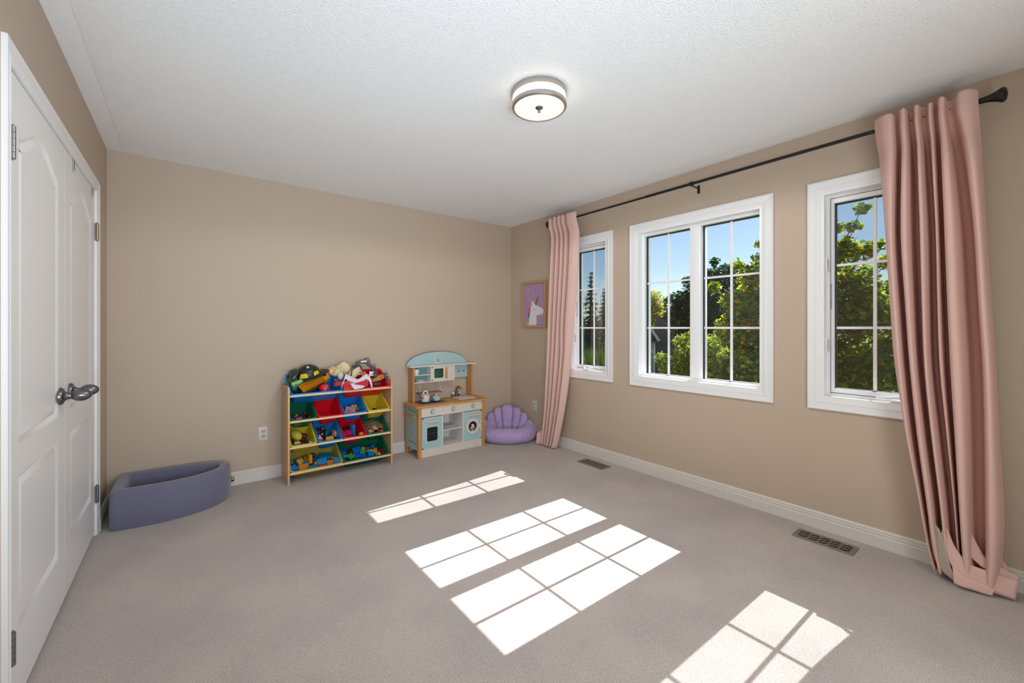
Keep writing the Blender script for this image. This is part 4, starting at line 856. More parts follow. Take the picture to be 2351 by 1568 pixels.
TOYS = [
 ('cone', '2a', -0.02, 0.159, -0.075, 'amber', 0.016, 0.035, (10, 0, 0), 'tiny orange toy cone in the leftmost green bin'),
 ('bar', '2a', -0.019, 0.135, -0.085, 'purple', 0.1, 0.02, 0.02, (0, 0, 15), 'purple toy block lying under the little orange cone'),
 ('bar', '2a', -0.012, 0.106, -0.075, 'gold', 0.045, 0.018, 0.018, (0, 0, 12), 'small yellow toy block at the front of the leftmost green bin'),
 ('peg', '2a', 0.041, 0.162, -0.07, 'red', 0.009, 0.085, (25, 0, 0), 'red toy peg man standing in the leftmost green bin'),
 ('peg', '2a', 0.069, 0.121, -0.08, 'olive', 0.007, 0.05, (20, 0, -15), 'thin yellow green toy stick in the leftmost green bin'),
 ('wedge', '2b', 0.026, 0.117, -0.095, 'magenta', 0.07, 0.05, 0.03, (0, 0, 20), 'magenta toy wedge in the nearly empty red bin'),
 ('bar', '2b', -0.047, 0.113, -0.09, 'pinkp', 0.035, 0.02, 0.02, (0, 0, 10), 'small pale pink toy block in the nearly empty red bin'),
 ('box', '2c', -0.009, 0.119, -0.06, 'pinkp', 0.085, 0.085, 0.03, (0, 0, -18), 'pink cardboard toy box leaning in the small blue bin of the second row'),
 ('brick', '2c', 0.037, 0.175, -0.065, 'gold', 2, 1, 1, (0, 0, -10), 'yellow toy brick behind the pink box'),
 ('brick', '2c', 0.048, 0.145, -0.07, 'lime', 2, 1, 1, (0, 0, 5), 'lime green toy brick beside the pink box'),
 ('brick', '2c', 0.049, 0.122, -0.085, 'red', 1, 1, 1, (0, 0, 10), 'red toy brick in front of the lime green one beside the pink box'),
 ('disc', '2d', 0.016, 0.126, -0.105, 'charcoal', 0.028, 0.01, (0, 0, 0), 'dark toy disc at the front of the empty-looking yellow bin'),
 ('egg', '3a', -0.026, 0.168, -0.04, 'yellow', 0.052, 0.034, (0, 25, -55), 'yellow toy egg with blue dots in the small yellow bin of the third row'),
 ('bar', '3a', 0.001, 0.114, -0.07, 'charcoal', 0.11, 0.05, 0.05, (0, 0, 8), 'black toy lump in front of the spotted yellow egg'),
 ('bar', '3a', -0.065, 0.131, -0.065, 'charcoal', 0.035, 0.06, 0.05, (0, 0, -10), 'black toy lump against the left wall of the egg bin'),
 ('figure', '3a', -0.036, 0.073, -0.04, 'amber', 'white', (20, 0, 0), 'small amber and white toy figure in front of the black toy lump'),
 ('car', '3a', 0.072, 0.082, -0.06, 'navy', 'white', 0.062, (0, 0, 20), 'small blue and white toy car in the corner of the egg bin'),
 ('ballt', '3a', 0.038, 0.189, -0.085, 'maroon', 0.024, (0, 0, 0), 'dark maroon toy ball behind the spotted egg'),
 ('bar', '3a', -0.062, 0.221, -0.02, 'orange', 0.016, 0.03, 0.02, (0, 0, 0), 'orange toy bar at the back left of the egg bin'),
 ('car', '3b', -0.052, 0.112, -0.052, 'red', 'white', 0.095, (12, 0, 78), 'red toy car with white roof panels in the small blue bin'),
 ('car', '3b', -0.048, 0.215, -0.062, 'charcoal', 'maroon', 0.08, (0, 0, 80), 'black and maroon toy car at the back left of the car bin'),
 ('car', '3b', -0.004, 0.138, -0.045, 'charcoal', 'white', 0.11, (80, 0, 75), 'black toy truck lying on its side showing its white hub caps'),
 ('box', '3b', 0.007, 0.061, -0.03, 'gold', 0.058, 0.04, 0.03, (10, 0, 8), 'yellow toy block at the front of the car bin'),
 ('box', '3b', 0.002, 0.203, -0.035, 'grey', 0.05, 0.035, 0.03, (20, 0, 5), 'pale grey toy block at the back of the car bin'),
 ('car', '3b', 0.071, 0.138, -0.045, 'orange', 'cream', 0.075, (40, 0, 80), 'orange and cream toy car against the right wall of the car bin'),
 ('brick', '3c', 0.017, 0.113, -0.035, 'blue', 4, 1, 2, (0, 70, -70), 'long studded blue toy brick tilted across the small red bin'),
 ('brick', '3c', -0.04, 0.118, -0.05, 'magenta', 3, 2, 1, (0, 0, 8), 'pinkish red toy brick at the left of the small red bin'),
 ('brick', '3c', -0.008, 0.202, -0.08, 'maroon', 3, 2, 1, (0, 0, 0), 'dark red toy brick behind the pinkish red one'),
 ('symbol', '3c', 0.062, 0.046, -0.022, 'gold', 0.034, (15, 0, 10), 'yellow toy cube with a printed ring at the front of the small red bin'),
 ('peg', '3c', 0.051, 0.196, -0.04, 'red', 0.008, 0.03, (0, 0, 0), 'tiny red peg behind the long blue brick'),
 ('brick', '3c', -0.023, 0.11, -0.085, 'leaf', 2, 2, 1, (0, 0, 5), 'dark green toy brick at the front of the small red bin'),
 ('abc', '3d', -0.036, 0.217, -0.062, 'maroon', 'W', 0.042, (0, 0, 2), 'dark red alphabet block lettered W at the back left of the green block bin'),
 ('abc', '3d', 0.014, 0.22, -0.055, 'maroon', 'A', 0.042, (0, 0, 6), 'dark red alphabet block lettered A at the back middle of the green block bin'),
 ('abc', '3d', 0.063, 0.197, -0.055, 'charcoal', 'O', 0.042, (0, 0, 8), 'black alphabet block with a round letter at the back right of the block bin'),
 ('abc', '3d', -0.037, 0.162, -0.058, 'charcoal', 'B', 0.042, (0, 0, 2), 'black alphabet block lettered B at the left of the teal one'),
 ('abc', '3d', 0.008, 0.168, -0.05, 'tealb', 'Z', 0.042, (0, 0, 4), 'teal alphabet block lettered Z in the middle of the block bin'),
 ('abc', '3d', 0.055, 0.132, -0.04, 'maroon', 'B', 0.042, (0, 0, -8), 'dark red alphabet block lettered B standing tall at the right of the block bin'),
 ('abc', '3d', -0.045, 0.096, -0.052, 'coral', 'C', 0.042, (0, 0, 8), 'coral alphabet block lettered C at the front left of the block bin'),
 ('abc', '3d', 0.001, 0.112, -0.04, 'coral', 'E', 0.042, (0, 0, 3), 'coral alphabet block lettered E just in front of the teal one'),
 ('abc', '3d', 0.063, 0.082, -0.062, 'red', 'H', 0.042, (0, 10, 42), 'red alphabet block turned cornerwise at the front right of the block bin'),
 ('abc', '3d', 0.005, 0.098, -0.072, 'charcoal', 'N', 0.042, (0, 0, 4), 'black alphabet block half hidden under the coral one lettered E'),
 ('brick', '4a', -0.162, 0.081, -0.03, 'blue', 2, 2, 1, (0, 0, 20), 'bright blue toy brick at the front left corner of the olive bin'),
 ('brick', '4a', -0.098, 0.135, -0.03, 'gold', 2, 2, 1, (30, 20, 40), 'golden yellow toy brick standing on its corner in the olive bin'),
 ('brick', '4a', -0.09, 0.068, -0.028, 'orange', 3, 2, 1, (10, 0, 5), 'orange toy brick lying at the front of the olive bin, second from the left'),
 ('brick', '4a', -0.07, 0.112, -0.045, 'blue', 2, 2, 1, (0, 20, 15), 'blue toy brick peeping out behind the front orange brick'),
 ('brick', '4a', -0.029, 0.121, -0.022, 'gold', 3, 1, 2, (0, 75, -80), 'upright golden yellow toy brick with studs facing right in the olive bin'),
 ('brick', '4a', -0.041, 0.179, -0.055, 'mustard', 2, 2, 1, (0, 0, 10), 'mustard toy brick behind the upright golden one'),
 ('brick', '4a', -0.027, 0.048, -0.02, 'teal', 3, 1, 1, (0, 0, 3), 'teal toy brick at the front middle of the olive bin'),
 ('brick', '4a', 0.006, 0.082, -0.04, 'gold', 1, 2, 1, (0, 0, -15), 'small yellow toy brick between the teal and light blue ones'),
 ('brick', '4a', 0.052, 0.089, -0.02, 'sky', 3, 2, 2, (0, 0, 5), 'big light blue toy brick in the middle of the olive bin'),
 ('brick', '4a', 0.016, 0.161, -0.05, 'navy', 2, 1, 1, (0, 0, 40), 'dark blue toy brick left of the big light blue one'),
 ('brick', '4a', 0.106, 0.178, -0.06, 'teal', 4, 2, 1, (0, 0, -12), 'long dark teal toy brick at the back of the olive bin'),
 ('brick', '4a', 0.045, 0.063, -0.038, 'red', 2, 1, 1, (0, 0, 5), 'red toy brick under the big light blue one'),
 ('brick', '4a', 0.118, 0.071, -0.04, 'orange', 2, 2, 1, (0, 0, -15), 'orange toy brick right of the big light blue one'),
 ('brick', '4a', 0.118, 0.104, -0.055, 'maroon', 2, 1, 1, (0, 0, 30), 'dark red toy brick behind the right orange one'),
 ('brick', '4a', 0.168, 0.073, -0.026, 'sky', 2, 2, 1, (0, 15, -10), 'light blue toy brick at the right end of the olive bin'),
 ('brick', '4a', 0.15, 0.124, -0.05, 'mustard', 1, 1, 1, (0, 0, 10), 'small mustard toy brick at the back right of the olive bin'),
 ('brick', '4a', -0.128, 0.16, -0.06, 'navy', 1, 2, 1, (0, 0, 10), 'dark navy toy brick at the back left of the olive bin'),
 ('brick', '4a', 0.002, 0.214, -0.06, 'maroon', 2, 1, 1, (0, 0, 0), 'dark red toy brick at the very back of the olive bin'),
 ('brick', '4b', -0.162, 0.172, -0.04, 'navy', 2, 2, 2, (0, 0, 80), 'upright dark blue toy brick at the left end of the bottom green bin'),
 ('brick', '4b', -0.164, 0.105, -0.03, 'sky', 2, 1, 1, (0, 0, 0), 'light blue toy brick near the front left of the bottom green bin'),
 ('brick', '4b', -0.122, 0.081, -0.02, 'lime', 2, 2, 1, (0, 0, 35), 'bright green studded toy brick at the front left of the bottom green bin'),
 ('brick', '4b', -0.093, 0.157, -0.06, 'maroon', 3, 2, 1, (0, 0, -10), 'dark red toy brick at the back left of the bottom green bin'),
 ('brick', '4b', -0.043, 0.172, -0.045, 'blue', 3, 2, 2, (0, 0, 5), 'big blue toy brick standing at the back of the bottom green bin'),
 ('brick', '4b', 0.006, 0.154, -0.04, 'gold', 1, 2, 2, (0, 0, -15), 'golden yellow studded toy brick right of the big blue one'),
 ('brick', '4b', -0.008, 0.118, -0.035, 'lime', 2, 1, 1, (0, 0, -8), 'green toy brick at the foot of the golden yellow studded one'),
 ('brick', '4b', 0.06, 0.163, -0.06, 'tealb', 3, 2, 1, (0, 0, -10), 'dark teal toy brick behind the golden yellow one'),
 ('brick', '4b', 0.057, 0.117, -0.04, 'gold', 2, 1, 1, (0, 0, 0), 'small yellow toy brick lying on a blue one in the bottom green bin'),
 ('brick', '4b', 0.053, 0.075, -0.03, 'blue', 2, 2, 1, (0, 10, -12), 'blue toy brick at the front right of the bottom green bin'),
 ('brick', '4b', 0.113, 0.108, -0.04, 'amber', 2, 2, 1, (25, 20, 40), 'amber toy brick leaning at the right of the bottom green bin'),
 ('brick', '4b', 0.152, 0.091, -0.045, 'maroon', 3, 2, 1, (0, 0, -8), 'dark red toy brick at the far right of the bottom green bin'),
 ('brick', '4b', 0.119, 0.054, -0.03, 'yellow', 1, 1, 1, (0, 0, 10), 'small yellow toy brick at the front right of the bottom green bin'),
 ('brick', '4b', -0.061, 0.077, -0.06, 'leaf', 2, 1, 1, (0, 0, 0), 'green toy brick sunk at the front middle of the bottom green bin'),
 ('brick', '4b', -0.086, 0.113, -0.05, 'navy', 2, 2, 1, (0, 0, 15), 'navy toy brick right of the bright green studded one'),
 ('wedge', '4b', -0.031, 0.091, -0.035, 'navy', 0.13, 0.05, 0.035, (0, 0, -14), 'long blue sloping toy roof piece in the bottom green bin'),
 ('ballt', '4b', 0.096, 0.161, -0.04, 'navy', 0.022, (0, 0, 0), 'dark blue toy ball at the back of the bottom green bin'),
 ('cone', '4b', -0.152, 0.094, -0.05, 'purple', 0.022, 0.05, (0, 0, 0), 'purple toy cone at the front left of the bottom green bin'),
 ('bar', '4b', 0.099, 0.058, -0.035, 'gold', 0.014, 0.012, 0.012, (0, 0, 0), 'tiny yellow toy piece at the front right of the bottom green bin')]
def rot3(r): return R('Z', r[2]) @ R('Y', r[1]) @ R('X', r[0])
U = 0.0260                                                          # stud pitch of the toddler bricks
for t in TOYS:
    kind, b, x, y, z = t[:5]; lab = t[-1]; a = t[5:-1]
    base = BIN[b] @ T(x, y, z)
    if kind == 'brick':
        c, nx, ny, nz, rot = a; h = 0.021 * nz
        o = thing('toy_brick', lab, 'brick', base @ rot3(rot) @ T(0, 0, -h), 'building bricks in the toy bins')
        hx, hy = nx * U / 2 - 0.0006, ny * U / 2 - 0.0006
        MB().box(-hx, hx, -hy, hy, 0, h).build('body', M['p_' + c], o, bevel=0.0018, seg=1)
        for i in range(nx):
            for j in range(ny):
                cx_, cy_ = (i - (nx - 1) / 2) * U, (j - (ny - 1) / 2) * U
                MB().lathe([(0, 0), (0.0078, 0), (0.0078, 0.0065), (0.0070, 0.0075), (0, 0.0075)], 12, T(cx_, cy_, h - 0.0002)).build('stud', M['p_' + c], o)
    elif kind in ('bar', 'box'):
        c, sx, sy, sz, rot = a
        o = thing('toy_block' if kind == 'bar' else 'toy_box', lab, 'toy' if kind == 'bar' else 'toy box', base @ rot3(rot) @ T(0, 0, -sz))
        MB().box(-sx / 2, sx / 2, -sy / 2, sy / 2, 0, sz).build('body', M['p_' + c], o, bevel=min(sx, sy, sz) * (0.28 if kind == 'bar' else 0.06), seg=3)
        if c == 'pinkp' and kind == 'box':
            for k in range(3): MB().box(-0.030, 0.012 - 0.008 * k, -0.028 + 0.009 * k, -0.024 + 0.009 * k, sz - 0.0002, sz + 0.0003).build('print_line', M['p_charcoal'], o)
        elif kind == 'box':
            MB().box(-sx * 0.3, sx * 0.3, -sy * 0.3, sy * 0.3, sz - 0.0006, sz + 0.0010).build('raised_panel', M['p_' + c], o, bevel=0.0006, seg=1)
    elif kind == 'cone':
        c, r, h, rot = a; o = thing('toy_cone', lab, 'toy', base @ rot3(rot) @ T(0, 0, -h))
        MB().lathe([(0, 0), (r * 1.15, 0), (r * 1.15, h * 0.1), (r, h * 0.12), (r * 0.25, h * 0.95), (0, h)], 18).build('body', M['p_' + c], o)
    elif kind == 'peg':
        c, r, h, rot = a; o = thing('toy_peg', lab, 'toy', base @ rot3(rot) @ T(0, 0, -h))
        MB().lathe([(0, 0), (r, 0), (r * 0.8, h * 0.6), (r * 0.5, h * 0.68), (r * 0.9, h * 0.82), (r * 0.6, h * 0.96), (0, h)], 14).build('body', M['p_' + c], o)
    elif kind == 'wedge':
        c, sx, sy, sz, rot = a; o = thing('toy_wedge', lab, 'toy', base @ rot3(rot) @ T(0, 0, -sz))
        MB().prism([(-sx / 2, 0), (sx / 2, 0), (sx / 2, sz * 0.25), (-sx * 0.2, sz), (-sx / 2, sz)], -sy / 2, sy / 2, R('X', 90)).build('body', M['p_' + c], o, bevel=0.0015, seg=1)
    elif kind == 'disc':
        c, r, h, rot = a; o = thing('toy_disc', lab, 'toy', base @ rot3(rot) @ T(0, 0, -h))
        MB().lathe([(0, 0), (r * 0.9, 0), (r, h * 0.5), (r * 0.9, h), (r * 0.5, h * 0.85), (0, h * 0.85)], 22).build('body', M['p_' + c], o)
    elif kind == 'egg':
        c, l, r, rot = a; o = thing('toy_egg', lab, 'toy', base @ rot3(rot))
        MB().lathe([(r * math.sin(PI * k / 14) * (1 - 0.12 * math.cos(PI * k / 14)), -l * math.cos(PI * k / 14)) for k in range(15)], 22, R('Y', 90)).build('shell', M['p_' + c], o)
        for k in range(3):
            u = -0.024 + 0.022 * k; rr = r * math.sqrt(max(0, 1 - (u / l) ** 2)); d = Vector((0, -0.45, 0.89)); p = Vector((u, d.y * rr, d.z * rr))
            qd = d.to_track_quat('Z', 'Y').to_matrix().to_4x4(); qd.translation = p * 0.985
            MB().lathe([(0, 0), (0.0065, 0), (0.005, 0.0022), (0, 0.0026)], 12, qd).build('dot', M['p_sky'], o)
    elif kind == 'figure':
        c, c2, rot = a; o = thing('toy_figure', lab, 'toy figure', base @ rot3(rot) @ T(0, 0, -0.03))
        MB().box(-0.013, 0.013, -0.008, 0.008, 0, 0.026).build('legs', M['p_' + c], o, bevel=0.003)
        MB().box(-0.015, 0.015, -0.009, 0.009, 0.026, 0.046).build('torso', M['p_' + c2], o, bevel=0.003)
        MB().ball((0, 0, 0.055), 0.010, seg=12).build('head', M['p_' + c], o)
        for s_ in (-1, 1): MB().tube([(s_ * 0.015, 0, 0.042), (s_ * 0.021, -0.004, 0.028)], 0.004, 8).build('arm', M['p_' + c2], o)
    elif kind == 'car':
        c, c2, l, rot = a; o = thing('toy_car', lab, 'toy car', base @ rot3(rot) @ T(0, 0, -l * 0.36))
        w_ = l * 0.46; h = l * 0.16
        MB().prism([(-l / 2, l * .09), (l / 2, l * .09), (l / 2, l * .22), (l * .28, l * .25), (l * .16, l * .37), (-l * .26, l * .37), (-l * .38, l * .25), (-l / 2, l * .22)], -w_ / 2, w_ / 2, R('X', 90)).build('body', M['p_' + c], o, bevel=l * 0.025, seg=2)
        MB().box(-l * .22, l * .10, -w_ * .36, w_ * .36, l * .36, l * .378).build('roof_panel', M['p_' + c2], o, bevel=0.0008, seg=1)
        MB().box(l * .27, l * .46, -w_ * .22, w_ * .22, l * .225, l * .252).build('bonnet_stripe', M['p_' + c2], o)
        for sx in (-1, 1):
            for sy in (-1, 1):
                wh = MB().lathe([(0, 0), (l * .105, 0), (l * .11, l * .01), (l * .11, l * .06), (l * .10, l * .07), (0, l * .07)], 18, T(sx * l * .30, sy * (w_ / 2 - l * .005), l * .11) @ R('X', -90 * sy) @ T(0, 0, -l * .03)).build('wheel', M['p_charcoal'], o)
                MB().lathe([(0, 0), (l * .06, 0), (l * .05, l * .012), (0, l * .012)], 14, T(sx * l * .30, sy * (w_ / 2 - l * .005), l * .11) @ R('X', -90 * sy) @ T(0, 0, l * .038)).build('hub_cap', M['p_white'], wh)
    elif kind == 'ballt':
        c, r, rot = a; o = thing('toy_ball', lab, 'ball', base)
        MB().ball((0, 0, 0), r, seg=16).build('shell', M['p_' + c], o); MB().lathe([(r, -r * .06), (r * 1.02, 0), (r, r * .06)], 20).build('seam', M['p_' + c], o)
    elif kind == 'symbol':
        c, s, rot = a; o = thing('toy_cube', lab, 'brick', base @ rot3(rot) @ T(0, 0, -s))
        MB().box(-s / 2, s / 2, -s / 2, s / 2, 0, s).build('body', M['p_' + c], o, bevel=0.003)
        for k in range(4): MB().lathe([(s * .20, 0), (s * .26, 0), (s * .26, .0006), (s * .20, .0006)], 20, T(0, 0, s - 0.0002)).build('ring_print', M['p_brown'], o) if k == 0 else None
        for sx, sy in ((-1, -1), (1, 1), (-1, 1), (1, -1)): MB().lathe([(0, 0), (0.003, 0), (0.003, .0006), (0, .0006)], 8, T(sx * s * .33, sy * s * .33, s - 0.0002)).build('dot_print', M['p_brown'], o)
    elif kind == 'abc':
        c, chx, s, rot = a; o = thing('alphabet_block', lab, 'block', base @ rot3(rot) @ T(0, 0, -s), 'alphabet blocks in the green bin')
        MB().box(-s / 2, s / 2, -s / 2, s / 2, 0, s).build('body', M['blockwood'] if 'blockwood' in M else M['maple'], o, bevel=0.0014, seg=1)
        MB().box(-s * .40, s * .40, -s * .40, s * .40, s - .0006, s + .0005).build('top_face', M['p_' + c], o)
        MB().box(-s * .40, s * .40, -s / 2 - .0004, -s / 2 + .001, s * .10, s * .90).build('front_face', M['p_' + ('charcoal' if c in ('coral', 'tealb') else c)], o)
        if chx: text(chx, s * 0.66, M['blockletter'] if 'blockletter' in M else M['p_cream'], o, T(0, 0, s + .0008), 'letter')

# ------------------------------------------------------------------ the heaped toys of the two wide top bins
A1, B1 = BIN['1a'], BIN['1b']
hm = thing('toy_helmet', 'black toy firefighter helmet with yellow patches on top of the wide blue bin', 'helmet', T(*HELM) @ R('Y', -14) @ R('X', 14))
MB().lathe([(0.094 * math.cos(a), 0.088 * math.sin(a)) for a in [PI / 2 * k / 12 for k in range(13)]] + [(0.0, 0.0)], 32, Matrix.Diagonal((1.05, 0.88, 1, 1))).build('dome', M['p_charcoal'], hm)
bp_ = []
for k in range(40):
    a = 2 * PI * k / 40; e = 1.13 + 0.50 * max(0, math.cos(a)) ** 3 + 0.22 * max(0, -math.cos(a)) ** 2
    bp_.append((0.103 * e * math.cos(a), 0.094 * 1.12 * math.sin(a)))
MB().loops([[(x * .9, y * .9, -0.004) for x, y in bp_], [(x, y, -0.010 - 0.010 * max(0, -x) / .1) for x, y in bp_], [(x, y, -0.006 - 0.010 * max(0, -x) / .1) for x, y in bp_], [(x * .86, y * .86, 0.004) for x, y in bp_]]).build('brim', M['p_charcoal'], hm)
MB().loops([[(x0_, y * w_, z_) for y in (-.072, -.03, .03, .072)] + [(x1_, y * w_, z_ - .004) for y in (.072, .03, -.03, -.072)] for x0_, x1_, z_, w_ in ((-.098, -.112, -.075, 1.05), (-.112, -.128, -.030, 1.05), (-.112, -.134, .020, 1), (-.088, -.128, .052, .92), (-.066, -.110, .066, .8))]).build('neck_flap', M['p_charcoal'], hm, bevel=0.004)
MB().lathe([(0, 0), (0.030, 0), (0.028, 0.006), (0, 0.008)], 18, T(-0.118, -0.048, -0.025) @ R('Z', -60) @ R('Y', -10) @ R('X', 90)).build('ear_badge', mat('pale pink badge', (196, 160, 164), 0.6, vary=(90, 0.3)), hm)
def dome_patch(u0, u1, v0, v1, m, taper=0.25, name='patch'):
    rows = []
    for j in range(7):
        tv = j / 6; v = v0 + (v1 - v0) * tv; row = []
        for i in range(9):
            c_ = (u0 + u1) / 2; u = c_ + (u0 + (u1 - u0) * i / 8 - c_) * (1 - taper * tv); r_ = 1.016
            row.append((0.094 * 1.05 * r_ * math.cos(v) * math.cos(u), 0.094 * 0.88 * r_ * math.cos(v) * math.sin(u), 0.088 * r_ * math.sin(v)))
        rows.append(row)
    MB().grid(rows).build(name, m, hm, solid=0.002)
rd = math.radians
dome_patch(rd(-142), rd(-100), rd(6), rd(31), M['p_hivis']); dome_patch(rd(-74), rd(-38), rd(6), rd(27), M['p_hivis']); dome_patch(rd(-16), rd(2), rd(8), rd(24), M['p_hivis'])
dome_patch(rd(-96), rd(-72), rd(60), rd(74), M['p_white'], 0.2, 'crest_mark'); dome_patch(rd(-150), rd(-138), rd(50), rd(58), M['p_grey'], 0.2, 'crest_mark')
# dump truck lying on its side: long open tray and cab
tk = thing('toy_dump_truck', 'mustard yellow toy dump truck lying tilted at the front of the wide blue bin', 'toy truck', A1 @ T(*TRK[0]))
o0 = Vector(TRK[0]); rimv = [Vector(p) - o0 for p in TRK]; cen = sum(rimv, Vector()) / 4
nrm = (rimv[1] - rimv[0]).cross(rimv[3] - rimv[0]).normalized()
def quad(k, dep): return [tuple(cen + (p - cen) * k - nrm * dep) for p in rimv]
MB().loops([quad(.80, .062), quad(.97, .010), quad(1.04, .006), quad(1.04, -.001), quad(.98, -.001), quad(.94, .012), quad(.76, .050)]).build('tray', M['p_mustard'], tk, bevel=0.002, ang=50)
ux = (rimv[1] - rimv[0]).normalized(); uz = nrm; uy = uz.cross(ux); bas = Matrix((ux, uy, uz)).transposed().to_4x4()
bas.translation = (rimv[1] + rimv[2]) / 2 + ux * 0.030 - nrm * 0.012
cb = MB().box(-0.026, 0.026, -0.040, 0.026, -0.034, 0.026, bas).build('cab', M['p_mustard'], tk, bevel=0.006, seg=2)
MB().box(-0.012, 0.014, -0.010, 0.012, 0.0255, 0.0270, bas).build('window', M['p_charcoal'], cb)
for k, t_ in enumerate((0.2, 0.8)):
    for s_ in (0.15, 0.85):
        p = rimv[0].lerp(rimv[1], t_).lerp(rimv[3].lerp(rimv[2], t_), s_) - nrm * 0.085; q4 = uy.to_track_quat('Z', 'Y').to_matrix().to_4x4(); q4.translation = p
        MB().lathe([(0, -0.010), (0.020, -0.010), (0.022, -0.006), (0.022, 0.006), (0.020, 0.010), (0, 0.010)], 18, q4).build('wheel', M['p_charcoal'], tk)
rb = thing('toy_ball', 'glossy red toy ball with a patterned band beside the dump truck', 'ball', A1 @ T(BALL[0][0], BALL[0][1] + .016, BALL[0][2] - .006) @ R('Y', 35) @ R('X', 20))
MB().ball((0, 0, 0), 0.046, 0.040, 0.040, 20).build('shell', M['p_red'], rb)
MB().lathe([(0.0395, -0.007), (0.0412, 0), (0.0395, 0.007)], 28, T(-0.012, 0, 0) @ R('Y', 90)).build('band', mat('patterned band', (120, 130, 150), 0.5, vary=(140, 0.6)), rb)
g0 = A1 @ T(*PGR[0]); d1 = Vector(PGR[1]) - Vector(PGR[0]); q4 = d1.to_track_quat('X', 'Z').to_matrix().to_4x4()
pg = thing('toy_bar', 'pale green plastic toy bar running under the black helmet', 'toy', g0 @ q4)
MB().box(0, d1.length, -0.016, 0.016, -0.012, 0.010).build('upper_bar', M['p_pale'], pg, bevel=0.005, seg=2)
MB().loops([[(0.0, -.018, -.014), (0.05, -.018, -.014), (0.05, .018, -.014), (0, .018, -.014)], [(0.0, -.016, -.055), (0.035, -.016, -.055), (0.035, .016, -.055), (0, .016, -.055)]]).build('grip', mat('teal green plastic', (70, 130, 110), 0.4), pg, bevel=0.006)
MB().lathe([(0, 0), (0.006, 0), (0.006, 0.0006), (0, 0.0006)], 14, T(0.022, -0.0165, 0) @ R('X', 90)).build('hole', M['dark'], pg)
def lumpy(name, rx, ry, rz, m, par, Mx, seed, amp=0.18, fr=28):
    mb = MB(); mb.ball((0, 0, 0), rx, ry, rz, 28)
    for v in mb.bm.verts:
        n_ = noise.noise(v.co * fr + Vector((seed, seed * 2, 0))) + 0.5 * noise.noise(v.co * fr * 2.3 + Vector((seed, 3, 1)))
        v.co *= 1 + amp * n_
    return mb.build(name, m, par, Mx=Mx, ang=80)
clo = mat('dark green cloth', (62, 92, 38), 0.85, bump=(120, 0.3, 0.003))
gc = thing('green_cloth', 'crumpled dark green cloth in the left corner of the wide blue bin', 'cloth', A1 @ T(-0.150, 0.185, 0.0))
lumpy('bundle', 0.046, 0.055, 0.055, clo, gc, Matrix.Identity(4), 3, 0.35)
lumpy('fold', 0.030, 0.040, 0.034, clo, gc, T(-0.004, -0.050, -0.030), 9, 0.35)
hd = Vector((-0.9, -0.15, -0.35)); qh = (-hd).to_track_quat('Z', 'Y').to_matrix().to_4x4()
hn = thing('toy_scoop', 'cream coloured toy scoop with a wide round mouth beside the helmet brim', 'toy', A1 @ T(HORN[0][0], HORN[0][1], HORN[0][2]) @ R('Z', 25) @ R('X', 48) @ R('Y', 12))
MB().lathe([(0.0, -0.044), (0.022, -0.044), (0.030, -0.03), (0.035, 0.0), (0.040, 0.024), (0.043, 0.026), (0.042, 0.028), (0.038, 0.024), (0.031, -0.004), (0.0, -0.030)], 28).build('mouth', M['p_skin'], hn)
MB().tube([(-0.024, -0.010, -0.030), (-0.055, -0.016, -0.030), (-0.085, -0.018, -0.024), (-0.105, -0.016, -0.014)], [0.016, 0.013, 0.010, 0.008], 10).build('stem', M['p_skin'], hn)
# red bin: two stuffed cream pieces with a black cord, white glove-like end
cbm = mat('cream canvas', (222, 206, 164), 0.85, bump=(160, 0.25, 0.002))
bg1 = thing('cream_vest', 'stuffed cream cloth toy vest piece at the back left of the red bin', 'toy clothes', B1 @ T(*BAGA[0]) @ R('X', -20) @ R('Y', 25))
lumpy('body', 0.058, 0.045, 0.062, cbm, bg1, Matrix.Identity(4), 5, 0.30, 18)
lumpy('sleeve', 0.030, 0.028, 0.040, cbm, bg1, T(-0.046, -0.028, -0.050), 7, 0.25, 26)
bg2 = thing('cream_bag', 'cream cloth toy bag tied with black cord in the wide red bin', 'toy bag', B1 @ T(*BAGB[0]) @ R('Y', 38) @ R('X', -20))
lumpy('body', 0.040, 0.040, 0.070, cbm, bg2, Matrix.Identity(4), 12, 0.16, 20)
MB().tube([(-0.042, -0.03, 0.05), (-0.052, -0.02, 0.012), (-0.035, -0.038, -0.030), (-0.020, -0.030, -0.060)], 0.005, 8).build('cord', M['p_charcoal'], bg2)
MB().tube([(-0.042, -0.03, 0.05), (-0.020, -0.02, 0.078), (0.004, -0.020, 0.078), (0.022, -0.024, 0.060)], 0.005, 8).build('cord', M['p_charcoal'], bg2)
gl = thing('toy_glove', 'small pale camouflage toy glove hanging at the left of the wide red bin', 'toy glove', B1 @ T(*GLV[0]) @ R('X', -30) @ R('Y', -12))
lumpy('cuff', 0.026, 0.022, 0.034, mat('pale glove cloth', (214, 206, 196), 0.85), gl, T(0, 0, 0.0), 15, 0.15)
lumpy('palm', 0.024, 0.020, 0.022, mat('camouflage cloth', (112, 104, 72), 0.85, vary=(70, 0.7)), gl, T(0.006, -0.008, -0.042), 17, 0.15)
for k in range(3): MB().tube([(-0.004 + 0.010 * k, -0.018, -0.056), (-0.010 + 0.010 * k, -0.024, -0.070)], 0.005, 8).build('finger', M['p_skin'], gl)
